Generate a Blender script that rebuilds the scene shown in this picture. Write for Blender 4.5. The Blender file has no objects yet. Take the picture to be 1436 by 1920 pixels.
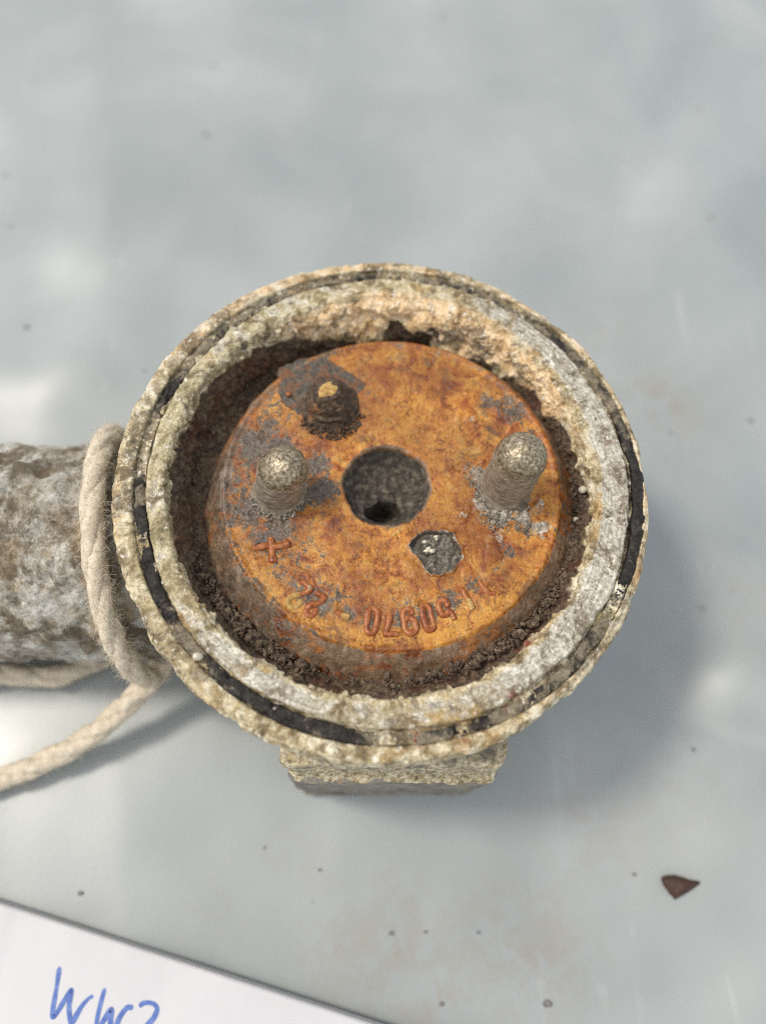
import bpy, math, random
import numpy as np
from mathutils import Vector, Matrix

scene = bpy.context.scene
R = math.radians
MM = 0.001

# ------------------------------------------------------------------ camera
cam_d = bpy.data.cameras.new("camera")
cam = bpy.data.objects.new("camera", cam_d)
scene.collection.objects.link(cam)
cam_d.sensor_fit = 'VERTICAL'; cam_d.sensor_height = 36.0; cam_d.sensor_width = 27.0
cam_d.lens = 27.02
cam_d.clip_start = 0.005; cam_d.clip_end = 50.0
cam.matrix_world = Matrix((( 0.999525, -0.011675, -0.028514, -0.002856),
                           ( 0.0,       0.925434, -0.378908, -0.042796),
                           ( 0.030812,  0.378728,  0.924995,  0.131454),
                           (0, 0, 0, 1)))
cam_d.dof.use_dof = True
cam_d.dof.focus_distance = 0.0985
cam_d.dof.aperture_fstop = 9.5
scene.camera = cam

# ------------------------------------------------------------------ light
SUN_AZ, SUN_EL = R(166), R(57)
sd = Vector((math.cos(SUN_AZ)*math.cos(SUN_EL), math.sin(SUN_AZ)*math.cos(SUN_EL), math.sin(SUN_EL)))
world = bpy.data.worlds.new("World"); scene.world = world; world.use_nodes = True
wn = world.node_tree; bg = wn.nodes['Background']
sky = wn.nodes.new('ShaderNodeTexSky'); sky.sky_type = 'NISHITA'; sky.sun_disc = False
sky.sun_elevation = SUN_EL; sky.sun_rotation = math.atan2(sd.x, sd.y)
sky.air_density = 0.8; sky.dust_density = 3.0; sky.ozone_density = 0.6
# broken white cloud over the whole sky
wtc = wn.nodes.new('ShaderNodeTexCoord'); wno = wn.nodes.new('ShaderNodeTexNoise'); wno.inputs['Scale'].default_value = 2.6; wno.inputs['Detail'].default_value = 5.0; wno.inputs['Roughness'].default_value = 0.55
wmr = wn.nodes.new('ShaderNodeMapRange'); wmr.interpolation_type = 'SMOOTHSTEP'; wmr.inputs[1].default_value = 0.42; wmr.inputs[2].default_value = 0.56
wmx = wn.nodes.new('ShaderNodeMix'); wmx.data_type = 'RGBA'; wmx.inputs[7].default_value = (9.2, 9.1, 8.8, 1)
wn.links.new(wtc.outputs['Generated'], wno.inputs['Vector']); wn.links.new(wno.outputs[0], wmr.inputs[0]); wn.links.new(wmr.outputs[0], wmx.inputs[0])
wn.links.new(sky.outputs[0], wmx.inputs[6]); wn.links.new(wmx.outputs[2], bg.inputs[0]); bg.inputs[1].default_value = 0.12
sun_d = bpy.data.lights.new("sun", 'SUN'); sun_d.energy = 1.75; sun_d.angle = R(10.0); sun_d.color = (1.0, 0.92, 0.80)
sun = bpy.data.objects.new("sun", sun_d); scene.collection.objects.link(sun)
sun.rotation_euler = (-sd).to_track_quat('-Z', 'Y').to_euler()
sun.location = (-0.3, 0.1, 0.5)

vs = scene.view_settings
vs.view_transform = 'Standard'; vs.look = 'None'; vs.exposure = 0.17; vs.gamma = 1.0; vs.use_curve_mapping = False
scene.render.engine = 'CYCLES'
scene.cycles.use_denoising = False
scene.cycles.max_bounces = 6
scene.cycles.use_adaptive_sampling = False
scene.cycles.filter_width = 1.1

# ------------------------------------------------------------------ helpers
rng = np.random.default_rng(7)
random.seed(7)
LAT = rng.random((64, 64, 64)).astype(np.float32)

def vnoise(p):
    i = np.floor(p).astype(np.int64); f = p - i
    f = f*f*f*(f*(f*6-15)+10)
    i &= 63; j = (i+1) & 63
    x0, y0, z0 = i[:, 0], i[:, 1], i[:, 2]; x1, y1, z1 = j[:, 0], j[:, 1], j[:, 2]
    u, v, w = f[:, 0], f[:, 1], f[:, 2]
    a = LAT[x0, y0, z0]*(1-u)+LAT[x1, y0, z0]*u; b = LAT[x0, y1, z0]*(1-u)+LAT[x1, y1, z0]*u
    c = LAT[x0, y0, z1]*(1-u)+LAT[x1, y0, z1]*u; d = LAT[x0, y1, z1]*(1-u)+LAT[x1, y1, z1]*u
    return (a*(1-v)+b*v)*(1-w)+(c*(1-v)+d*v)*w

def fbm(p, size, octs=4, gain=0.5, off=0.0):
    """signed fractal noise, features of about `size` mm"""
    p = np.asarray(p, dtype=np.float64); s = 1.0/size; a = 1.0; t = 0; r = 0
    for k in range(octs):
        r = r + a*(vnoise(p*s+off+17.3*k)*2-1); t += a; a *= gain; s *= 2.03
    return r/t*1.6

def cells(p, size, off=0.0):
    """distance to the nearest of scattered points, 0 at a point to about 1 between them"""
    q = np.asarray(p)/size+off; i = np.floor(q).astype(np.int64); best = np.full(len(q), 9.0)
    for dx in (-1, 0, 1):
        for dy in (-1, 0, 1):
            for dz in (-1, 0, 1):
                c = i+np.array([dx, dy, dz]); m = c & 63
                o = np.stack([LAT[m[:, 0], m[:, 1], m[:, 2]], LAT[m[:, 1], m[:, 2], m[:, 0]], LAT[m[:, 2], (m[:, 0]+31) & 63, m[:, 1]]], 1)
                best = np.minimum(best, ((c+o-q)**2).sum(1))
    return np.sqrt(best)

def sstep(a, b, x):
    t = np.clip((x-a)/(b-a), 0, 1); return t*t*(3-2*t)

def blobs(xy, lst):
    """soft spots (x, y, radius, strength) -> field"""
    r = np.zeros(len(xy))
    for x, y, rad, s in lst:
        r = np.maximum(r, s*np.exp(-(((xy[:, 0]-x)**2+(xy[:, 1]-y)**2)/rad**2)))
    return r

def link(o, parent=None):
    scene.collection.objects.link(o)
    if parent is not None: o.parent = parent
    return o

def raw_mesh(name, V, F, mat, parent=None, attrs=None, smooth=True):
    """V in mm, F an (n,3) or (n,4) index array"""
    V = np.asarray(V, dtype=np.float32)*MM; F = np.asarray(F, dtype=np.int32); k = F.shape[1]
    me = bpy.data.meshes.new(name)
    me.vertices.add(len(V)); me.vertices.foreach_set('co', V.ravel())
    me.loops.add(F.size); me.loops.foreach_set('vertex_index', F.ravel())
    me.polygons.add(len(F)); me.polygons.foreach_set('loop_start', np.arange(0, F.size, k, dtype=np.int32))
    me.update(calc_edges=True)
    me.polygons.foreach_set('use_smooth', np.full(len(F), smooth))
    for n, v in (attrs or {}).items():
        a = me.attributes.new(n, 'FLOAT', 'POINT'); a.data.foreach_set('value', np.asarray(v, dtype=np.float32))
    me.materials.append(mat)
    return link(bpy.data.objects.new(name, me), parent)

def grid_faces(nu, nv, wrap):
    """nu rows of nv points; wrap closes each row"""
    i = np.arange(nu-1)[:, None]; j = np.arange(nv if wrap else nv-1)[None, :]; j2 = (j+1) % nv
    return np.stack([i*nv+j, i*nv+j2, (i+1)*nv+j2, (i+1)*nv+j], -1).reshape(-1, 4)

def spline(pts, n, closed=False):
    P = np.asarray(pts, dtype=float); m = len(P); out = []
    seg = m if closed else m-1
    t = np.linspace(0, seg, n, endpoint=not closed)
    for u in t:
        k = min(int(u), seg-1); f = u-k
        if closed: a, b, c, d = P[(k-1) % m], P[k % m], P[(k+1) % m], P[(k+2) % m]
        else: a, b, c, d = P[max(k-1, 0)], P[k], P[k+1], P[min(k+2, m-1)]
        out.append(0.5*((2*b)+(c-a)*f+(2*a-5*b+4*c-d)*f*f+(-a+3*b-3*c+d)*f**3))
    return np.array(out)

def frames(C, closed=False):
    T = np.gradient(C, axis=0)
    if closed: T = (np.roll(C, -1, 0)-np.roll(C, 1, 0))
    T /= np.linalg.norm(T, axis=1)[:, None]+1e-12
    n = np.cross(T[0], [0.13, 0.2, 1.0]); n /= np.linalg.norm(n); N = [n]
    for t in T[1:]:
        n = N[-1]-t*np.dot(t, N[-1]); n /= np.linalg.norm(n); N.append(n)
    N = np.array(N); return T, N, np.cross(T, N)

def tube_mesh(C, rad, ns=10, closed=False):
    C = np.asarray(C); rad = np.broadcast_to(rad, len(C)); T, N, B = frames(C, closed)
    a = np.linspace(0, 2*np.pi, ns, endpoint=False)
    V = (C[:, None]+rad[:, None, None]*(np.cos(a)[None, :, None]*N[:, None]+np.sin(a)[None, :, None]*B[:, None])).reshape(-1, 3)
    F = grid_faces(len(C), ns, True)
    if closed:
        i = np.arange(ns); l = (len(C)-1)*ns
        F = np.vstack([F, np.stack([l+i, l+(i+1) % ns, (i+1) % ns, i], -1)])
    else:
        V = np.vstack([V, C[0:1]-T[0]*rad[0]*0.35, C[-1:]+T[-1]*rad[-1]*0.35]); n = len(V); i = np.arange(ns); l = (len(C)-1)*ns
        F = np.vstack([F, np.stack([np.full(ns, n-2), (i+1) % ns, i, i], -1)[:, :4], np.stack([np.full(ns, n-1), l+i, l+(i+1) % ns, l+(i+1) % ns], -1)])
    return V, F

def clean_tube(name, C, rad, mat, parent=None, ns=10, closed=False, attrs=None):
    V, F = tube_mesh(C, rad, ns, closed)
    fs = [tuple(dict.fromkeys(f)) for f in F.tolist()]
    me = bpy.data.meshes.new(name); me.from_pydata((V*MM).tolist(), [], fs); me.update()
    me.polygons.foreach_set('use_smooth', np.full(len(fs), True)); me.materials.append(mat)
    return link(bpy.data.objects.new(name, me), parent)

def ico(sub=2):
    import bmesh
    bm = bmesh.new(); bmesh.ops.create_icosphere(bm, subdivisions=sub, radius=1.0)
    V = np.array([v.co[:] for v in bm.verts]); F = np.array([[v.index for v in f.verts] for f in bm.faces]); bm.free()
    return V, F
ICO1, ICO2, ICO3 = ico(1), ico(2), ico(3)

def empty(name, label, cat, loc=(0, 0, 0), group=None):
    o = bpy.data.objects.new(name, None); o.empty_display_size = 0.01; o.location = loc
    o['label'] = label; o['category'] = cat
    if group: o['group'] = group
    return link(o)

# ------------------------------------------------------------------ material helper
class Mat:
    def __init__(s, name):
        s.m = bpy.data.materials.new(name); s.m.use_nodes = True; s.t = s.m.node_tree
        s.b = s.t.nodes['Principled BSDF']
        tc = s.t.nodes.new('ShaderNodeTexCoord'); mp = s.t.nodes.new('ShaderNodeMapping'); mp.inputs['Scale'].default_value = (1000,)*3
        s.t.links.new(tc.outputs['Object'], mp.inputs['Vector']); s.p = mp.outputs[0]
    def L(s, a, b):
        if hasattr(a, 'is_output'): s.t.links.new(a, b)
        else: b.default_value = a if not isinstance(a, tuple) or len(a) != 3 or b.type != 'RGBA' else (*a, 1)
    def vec(s, sc=(1, 1, 1), rot=(0, 0, 0)):
        n = s.t.nodes.new('ShaderNodeMapping'); n.inputs['Scale'].default_value = sc; n.inputs['Rotation'].default_value = rot
        s.L(s.p, n.inputs[0]); return n.outputs[0]
    def noise(s, size, det=4, rough=0.55, dist=0.0, vec=None, w=0.0):
        n = s.t.nodes.new('ShaderNodeTexNoise'); n.noise_dimensions = '4D'; n.inputs['W'].default_value = w
        s.L(vec or s.p, n.inputs['Vector']); n.inputs['Scale'].default_value = 1.0/size
        n.inputs['Detail'].default_value = det; n.inputs['Roughness'].default_value = rough; n.inputs['Distortion'].default_value = dist
        return n.outputs[0]
    def voro(s, size, feature='F1', vec=None, rnd=1.0, out='Distance'):
        n = s.t.nodes.new('ShaderNodeTexVoronoi'); n.feature = feature; s.L(vec or s.p, n.inputs['Vector']); n.inputs['Scale'].default_value = 1.0/size
        n.inputs['Randomness'].default_value = rnd; return n.outputs[out]
    def attr(s, name):
        n = s.t.nodes.new('ShaderNodeAttribute'); n.attribute_name = name; return n.outputs['Fac']
    def math(s, op, a, b=0.0, clamp=False):
        n = s.t.nodes.new('ShaderNodeMath'); n.operation = op; n.use_clamp = clamp; s.L(a, n.inputs[0]); s.L(b, n.inputs[1]); return n.outputs[0]
    def comb(s, x, y, z=0.0):
        n = s.t.nodes.new('ShaderNodeCombineXYZ'); s.L(x, n.inputs[0]); s.L(y, n.inputs[1]); s.L(z, n.inputs[2]); return n.outputs[0]
    def step(s, x, lo, hi, a=0.0, b=1.0):
        n = s.t.nodes.new('ShaderNodeMapRange'); n.interpolation_type = 'SMOOTHSTEP'; s.L(x, n.inputs[0])
        for k, v in zip((1, 2, 3, 4), (lo, hi, a, b)): n.inputs[k].default_value = v
        return n.outputs[0]
    def ramp(s, x, stops):
        n = s.t.nodes.new('ShaderNodeValToRGB'); e = n.color_ramp.elements
        while len(e) < len(stops): e.new(0.5)
        for k, (p, c) in zip(e, stops): k.position = p; k.color = (*c, 1)
        s.L(x, n.inputs[0]); return n.outputs[0]
    def mix(s, a, b, f, blend='MIX'):
        n = s.t.nodes.new('ShaderNodeMix'); n.data_type = 'RGBA'; n.blend_type = blend; n.clamp_factor = True
        s.L(f, n.inputs[0]); s.L(a, n.inputs[6]); s.L(b, n.inputs[7]); return n.outputs[2]
    def grain(s, col, amt=0.5, size=0.24, w=31):
        lo, hi = 1-amt, 1+amt*0.7
        return s.mix(col, s.ramp(s.noise(size, 4, 0.75, w=w), [(0.33, (lo*0.8,)*3), (0.47, (1-amt*0.25,)*3), (0.55, (1.0,)*3), (0.68, (hi,)*3)]), 1.0, 'MULTIPLY')
    def bump(s, h, strength, dist_mm, prev=None):
        n = s.t.nodes.new('ShaderNodeBump'); n.inputs['Strength'].default_value = strength; n.inputs['Distance'].default_value = dist_mm*MM
        s.L(h, n.inputs['Height'])
        if prev is not None: s.L(prev, n.inputs['Normal'])
        return n.outputs[0]
    def out(s, col, rough=0.8, normal=None, metal=0.0, spec=0.4):
        s.L(col, s.b.inputs['Base Color']); s.L(rough, s.b.inputs['Roughness']); s.L(metal, s.b.inputs['Metallic'])
        s.b.inputs['Specular IOR Level'].default_value = spec
        if normal is not None: s.L(normal, s.b.inputs['Normal'])
        return s.m

# ------------------------------------------------------------------ materials
def mat_tarp():
    m = Mat('grey_tarpaulin')
    big = m.noise(38, 3, 0.5, 0.6)
    col = m.ramp(big, [(0.3, (0.258, 0.292, 0.295)), (0.52, (0.312, 0.348, 0.35)), (0.75, (0.385, 0.42, 0.42))])
    streak = m.noise(1, 3, 0.5, vec=m.vec((0.25, 0.012, 1)))
    col = m.mix(col, (0.55, 0.58, 0.57), m.step(streak, 0.62, 0.8, 0, 0.3))
    brown = m.math('MULTIPLY', m.attr('stain'), m.step(m.noise(5, 5, 0.65, 1.2, w=3), 0.36, 0.66))
    col = m.mix(col, (0.27, 0.19, 0.11), m.math('MULTIPLY', brown, 0.75))
    haze = m.step(m.noise(22, 4, 0.6, 0.8, w=9), 0.55, 0.8, 0, 0.22)
    col = m.mix(col, (0.36, 0.34, 0.31), haze)
    sp = m.step(m.voro(9.0), 0.05, 0.09, 1, 0)
    keep = m.step(m.noise(30, 2, w=5), 0.5, 0.6)
    col = m.mix(col, (0.16, 0.16, 0.15), m.math('MULTIPLY', sp, m.math('MULTIPLY', keep, 0.7)))
    scr = m.noise(1, 4, 0.6, vec=m.vec((2.2, 0.035, 1), (0, 0, 0.25)), w=21); col = m.mix(col, (0.30, 0.32, 0.32), m.step(scr, 0.62, 0.70, 0, 0.35))
    col = m.mix(col, (0.56, 0.58, 0.57), m.step(m.noise(1.2, 6, 0.75, w=23), 0.62, 0.75, 0, 0.25))
    col = m.mix(col, (0.24, 0.235, 0.22), m.step(m.noise(2.2, 6, 0.75, w=25), 0.64, 0.74, 0, 0.4))
    rough = m.step(m.noise(26, 3, 0.5, w=2), 0.3, 0.7, 0.32, 0.44)
    n = m.bump(m.noise(0.9, 3, 0.6), 0.25, 0.05)
    return m.out(col, rough, n, 0, 1.0)

def mat_crust():
    """corroded aluminium: cream and tan oxide over bare grey metal, dark dirt low in the well"""
    m = Mat('corroded_aluminium')
    n1 = m.noise(2.6, 7, 0.72, 0.5); n2 = m.noise(0.7, 5, 0.75, 0.3, w=2); n3 = m.noise(5.5, 5, 0.65, 0.6, w=4)
    base = m.ramp(n1, [(0.33, (0.07, 0.046, 0.02)), (0.42, (0.27, 0.205, 0.105)), (0.49, (0.48, 0.405, 0.245)), (0.56, (0.74, 0.66, 0.46)), (0.66, (0.90, 0.85, 0.70))])
    tan = m.ramp(n2, [(0.32, (0.15, 0.07, 0.022)), (0.48, (0.50, 0.30, 0.10)), (0.66, (0.76, 0.57, 0.27))])
    base = m.mix(base, tan, m.math('MULTIPLY', m.step(n3, 0.52, 0.66), 0.6))
    metal = m.ramp(n2, [(0.34, (0.20, 0.18, 0.13)), (0.45, (0.42, 0.40, 0.33)), (0.55, (0.57, 0.55, 0.48)), (0.66, (0.74, 0.72, 0.65))])
    olive = m.ramp(n2, [(0.3, (0.22, 0.20, 0.10)), (0.6, (0.48, 0.46, 0.28))])
    met = m.step(m.math('ADD', m.attr('metal'), m.math('MULTIPLY', m.math('SUBTRACT', n1, 0.5), 1.5)), 0.38, 0.62)
    turn = m.noise(1, 4, 0.65, vec=m.comb(m.math('MULTIPLY', m.attr('rad'), 3.5), m.math('MULTIPLY', m.attr('ang'), 5.0)), w=47)
    metal = m.mix(metal, m.ramp(turn, [(0.36, (0.45, 0.42, 0.36)), (0.48, (0.92, 0.91, 0.88)), (0.62, (1.18, 1.17, 1.14))]), 0.85, 'MULTIPLY')
    base = m.mix(base, olive, m.math('MULTIPLY', m.attr('olive'), 0.4))
    base = m.mix(base, metal, met)
    peach = m.ramp(n1, [(0.30, (0.20, 0.11, 0.045)), (0.40, (0.52, 0.34, 0.16)), (0.50, (0.80, 0.60, 0.36)), (0.66, (0.86, 0.76, 0.57))])
    pe = m.step(m.math('ADD', m.attr('peach'), m.math('MULTIPLY', m.math('SUBTRACT', n3, 0.5), 1.2)), 0.35, 0.65)
    base = m.mix(base, peach, pe)
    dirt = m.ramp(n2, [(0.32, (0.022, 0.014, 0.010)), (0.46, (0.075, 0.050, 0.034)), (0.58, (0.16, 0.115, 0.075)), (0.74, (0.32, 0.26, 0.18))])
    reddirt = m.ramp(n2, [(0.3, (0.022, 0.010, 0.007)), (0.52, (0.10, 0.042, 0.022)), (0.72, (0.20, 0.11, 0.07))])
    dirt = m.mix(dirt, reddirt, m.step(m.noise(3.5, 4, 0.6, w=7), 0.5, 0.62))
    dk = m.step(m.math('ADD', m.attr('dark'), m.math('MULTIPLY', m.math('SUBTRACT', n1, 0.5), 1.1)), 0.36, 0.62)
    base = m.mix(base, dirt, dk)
    soot = m.math('MULTIPLY', m.attr('soot'), m.step(m.noise(1.6, 5, 0.7, 0.4, w=6), 0.38, 0.58))
    base = m.mix(base, m.ramp(n2, [(0.3, (0.018, 0.016, 0.014)), (0.7, (0.11, 0.09, 0.065))]), soot)
    grime = m.step(m.noise(3.6, 8, 0.75, 0.8, w=17), 0.50, 0.60, 0, 0.85)
    base = m.mix(base, m.ramp(n2, [(0.35, (0.055, 0.038, 0.02)), (0.6, (0.20, 0.145, 0.08))]), grime)
    # thin dark pits and dirt in the pores, a few red paint traces
    pit = m.step(m.noise(0.55, 4, 0.7, w=11), 0.30, 0.42, 1, 0)
    base = m.mix(base, (0.10, 0.072, 0.042), m.math('MULTIPLY', pit, 0.75))
    wht = m.step(m.noise(0.8, 4, 0.65, w=13), 0.56, 0.68, 0, 0.8)
    base = m.mix(base, (0.88, 0.84, 0.73), m.math('MULTIPLY', wht, m.math('SUBTRACT', 1.0, dk)))
    red = m.math('MULTIPLY', m.attr('red'), m.step(m.noise(1.3, 4, 0.6, w=15), 0.47, 0.58))
    base = m.mix(base, (0.20, 0.035, 0.022), red)
    base = m.grain(base, 0.36, 0.26)
    soft = m.math('SUBTRACT', 1.0, m.math('MULTIPLY', met, 0.75))
    nb = m.bump(m.math('MULTIPLY', n2, soft), 0.55, 0.38); nb = m.bump(m.math('MULTIPLY', m.noise(0.28, 3, 0.65, w=1), soft), 0.45, 0.14, nb); nb = m.bump(m.math('MULTIPLY', turn, met), 0.4, 0.15, nb)
    rough = m.step(met, 0, 1, 0.72, 0.38)
    return m.out(base, rough, nb, 0, 0.4)

def mat_rust():
    """the painted and rusted disc"""
    m = Mat('rusty_orange_lacquer')
    n1 = m.noise(4.2, 6, 0.62, 1.6); n2 = m.noise(1.3, 5, 0.68, 0.9, w=2); n3 = m.noise(0.35, 3, 0.6, w=4)
    base = m.ramp(n1, [(0.30, (0.13, 0.034, 0.010)), (0.41, (0.33, 0.095, 0.016)), (0.49, (0.49, 0.190, 0.028)), (0.58, (0.57, 0.275, 0.048)), (0.70, (0.60, 0.37, 0.12))])
    fine = m.ramp(n2, [(0.34, (0.26, 0.15, 0.09)), (0.43, (0.74, 0.66, 0.58)), (0.56, (1.0, 1.0, 1.0)), (0.7, (1.12, 1.25, 1.5))])
    base = m.mix(base, fine, 0.85, 'MULTIPLY')
    base = m.mix(base, m.ramp(m.noise(11, 4, 0.6, 0.8, w=19), [(0.38, (0.68, 0.62, 0.58)), (0.5, (1.0, 1.0, 1.0)), (0.62, (1.2, 1.2, 1.15))]), 1.0, 'MULTIPLY')
    flow = m.noise(2.3, 5, 0.6, 2.2, vec=m.vec((1, 0.55, 1), (0, 0, 0.6)), w=6)
    base = m.mix(base, (0.155, 0.032, 0.008), m.step(flow, 0.54, 0.66, 0, 0.8))
    redm = m.math('MULTIPLY', m.attr('red'), m.step(n2, 0.36, 0.6))
    base = m.mix(base, (0.17, 0.042, 0.020), m.math('MULTIPLY', redm, 0.85))
    yel = m.math('MULTIPLY', m.attr('yellow'), m.step(n2, 0.35, 0.55))
    base = m.mix(base, (0.60, 0.295, 0.045), m.math('MULTIPLY', yel, 0.8))
    grey = m.ramp(n3, [(0.32, (0.022, 0.020, 0.017)), (0.48, (0.075, 0.070, 0.060)), (0.60, (0.15, 0.14, 0.12)), (0.74, (0.34, 0.31, 0.26))])
    gm = m.step(m.math('ADD', m.attr('grey'), m.math('ADD', m.math('MULTIPLY', m.math('SUBTRACT', n2, 0.5), 1.5), m.math('ADD', m.math('MULTIPLY', m.math('SUBTRACT', n1, 0.5), 0.7), m.math('MULTIPLY', m.math('SUBTRACT', m.noise(0.6, 5, 0.75, w=29), 0.5), 1.8)))), 0.42, 0.66)
    base = m.mix(base, grey, m.math('MULTIPLY', gm, 0.93))
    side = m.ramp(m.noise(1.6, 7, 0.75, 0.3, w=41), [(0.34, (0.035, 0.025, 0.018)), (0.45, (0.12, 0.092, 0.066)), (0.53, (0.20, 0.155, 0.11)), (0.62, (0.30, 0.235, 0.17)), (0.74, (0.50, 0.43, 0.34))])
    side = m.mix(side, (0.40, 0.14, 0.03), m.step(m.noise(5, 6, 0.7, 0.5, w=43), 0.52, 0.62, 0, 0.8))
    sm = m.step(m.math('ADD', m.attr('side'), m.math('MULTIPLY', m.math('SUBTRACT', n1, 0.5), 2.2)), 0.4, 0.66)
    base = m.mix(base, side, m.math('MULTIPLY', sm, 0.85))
    wm = m.step(m.math('ADD', m.attr('white'), m.math('MULTIPLY', m.math('SUBTRACT', n2, 0.5), 1.6)), 0.48, 0.68)
    wcol = m.ramp(n3, [(0.3, (0.10, 0.09, 0.075)), (0.48, (0.36, 0.33, 0.28)), (0.66, (0.70, 0.66, 0.58))])
    base = m.mix(base, wcol, m.math('MULTIPLY', wm, 0.95))
    grime = m.step(m.noise(7.5, 7, 0.72, 1.4, w=12), 0.53, 0.66, 0, 0.8)
    base = m.mix(base, (0.115, 0.062, 0.028), grime)
    hair = m.step(m.noise(1.2, 6, 0.7, 3.0, w=14), 0.485, 0.50); hair2 = m.step(m.noise(1.2, 6, 0.7, 3.0, w=14), 0.50, 0.515, 1, 0)
    base = m.mix(base, (0.10, 0.03, 0.012), m.math('MULTIPLY', m.math('MULTIPLY', hair, hair2), 0.6))
    powder = m.step(m.noise(2.8, 7, 0.75, 0.6, w=16), 0.58, 0.72, 0, 0.42)
    base = m.mix(base, (0.46, 0.36, 0.24), powder)
    fleck = m.step(m.noise(0.22, 2, 0.5, w=8), 0.68, 0.75, 0, 0.6)
    base = m.mix(base, (0.68, 0.55, 0.38), fleck)
    base = m.grain(base, 0.28, 0.22)
    nb = m.bump(n2, 0.5, 0.3); nb = m.bump(n3, 0.6, 0.18, nb)
    rough = m.step(n3, 0.35, 0.7, 0.34, 0.6)
    return m.out(base, rough, nb, 0, 0.5)

def mat_letter():
    m = Mat('red_brown_lacquer')
    n = m.noise(0.9, 4, 0.6)
    col = m.ramp(n, [(0.32, (0.13, 0.035, 0.011)), (0.46, (0.27, 0.072, 0.018)), (0.60, (0.38, 0.135, 0.035)), (0.72, (0.30, 0.25, 0.19))])
    return m.out(col, 0.38, m.bump(m.noise(0.3, 3), 0.3, 0.06), 0, 0.5)

def mat_ochre():
    m = Mat('ochre_scale'); n = m.noise(0.6, 4, 0.65)
    return m.out(m.ramp(n, [(0.3, (0.17, 0.085, 0.02)), (0.5, (0.42, 0.26, 0.08)), (0.7, (0.58, 0.42, 0.17))]), 0.7, m.bump(n, 0.6, 0.15))

def mat_pin():
    m = Mat('tarnished_brass')
    v = m.noise(0.42, 4, 0.65, 0.3); ring = m.noise(1, 4, 0.6, vec=m.vec((0.9, 0.9, 1.9)), w=3)
    body = m.ramp(ring, [(0.3, (0.14, 0.115, 0.085)), (0.5, (0.33, 0.29, 0.225)), (0.7, (0.55, 0.50, 0.41))])
    dome = m.ramp(v, [(0.32, (0.06, 0.047, 0.028)), (0.44, (0.19, 0.152, 0.092)), (0.55, (0.34, 0.29, 0.20)), (0.68, (0.62, 0.56, 0.45))])
    col = m.mix(body, dome, m.attr('dome'))
    fl = m.step(m.noise(0.25, 3, 0.6, w=5), 0.60, 0.70, 0, 0.5)
    col = m.mix(col, (0.55, 0.50, 0.41), fl)
    col = m.grain(col, 0.4, 0.2)
    nb = m.bump(v, 0.45, 0.15); nb = m.bump(ring, 0.4, 0.12, nb)
    return m.out(col, m.step(m.attr('dome'), 0, 1, 0.58, 0.30), nb, 0.45, 0.5)

def mat_grit(name='grey_white_grit', lo=(0.06, 0.055, 0.045), mid=(0.24, 0.215, 0.175), hi=(0.62, 0.58, 0.49), size=0.5):
    m = Mat(name); n = m.noise(size, 4, 0.65); k = m.noise(size*4, 3, 0.5, w=3)
    col = m.ramp(n, [(0.32, lo), (0.5, mid), (0.7, hi)])
    col = m.mix(col, tuple(0.55*c for c in mid), m.step(k, 0.5, 0.65, 0, 0.7))
    col = m.grain(col, 0.5)
    return m.out(col, 0.75, m.bump(n, 0.8, 0.25), 0, 0.4)

def mat_stud():
    m = Mat('dark_scaled_iron'); n = m.noise(0.8, 5, 0.7, 0.6); k = m.noise(2.2, 4, 0.6, 0.5, w=2)
    col = m.ramp(n, [(0.3, (0.020, 0.014, 0.010)), (0.48, (0.07, 0.047, 0.030)), (0.62, (0.16, 0.105, 0.062)), (0.8, (0.30, 0.22, 0.15))])
    col = m.mix(col, (0.28, 0.10, 0.028), m.step(k, 0.56, 0.68, 0, 0.75))
    col = m.grain(col, 0.5)
    return m.out(col, 0.55, m.bump(n, 0.9, 0.4))

def mat_flake():
    m = Mat('grey_flake'); n = m.noise(0.6, 5, 0.7); k = m.noise(2.4, 4, 0.6, 0.8, w=2)
    col = m.ramp(n, [(0.3, (0.03, 0.025, 0.019)), (0.5, (0.095, 0.082, 0.066)), (0.7, (0.22, 0.19, 0.15))])
    col = m.mix(col, (0.20, 0.085, 0.035), m.step(k, 0.44, 0.58, 0, 0.85))
    col = m.grain(col, 0.5)
    return m.out(col, 0.6, m.bump(n, 0.8, 0.25))

def mat_rubber():
    m = Mat('perished_black_rubber'); n = m.noise(0.9, 5, 0.65); k = m.noise(2.6, 5, 0.65, 0.5, w=3)
    col = m.ramp(n, [(0.3, (0.008, 0.007, 0.006)), (0.52, (0.026, 0.024, 0.022)), (0.72, (0.075, 0.068, 0.056))])
    dust = m.step(m.math('ADD', m.attr('dust'), m.math('MULTIPLY', m.math('SUBTRACT', k, 0.5), 1.6)), 0.5, 0.72)
    col = m.mix(col, m.ramp(n, [(0.3, (0.12, 0.095, 0.06)), (0.7, (0.38, 0.33, 0.24))]), m.math('MULTIPLY', dust, 0.85))
    col = m.grain(col, 0.5)
    return m.out(col, 0.62, m.bump(n, 0.8, 0.35), 0, 0.25)

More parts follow.
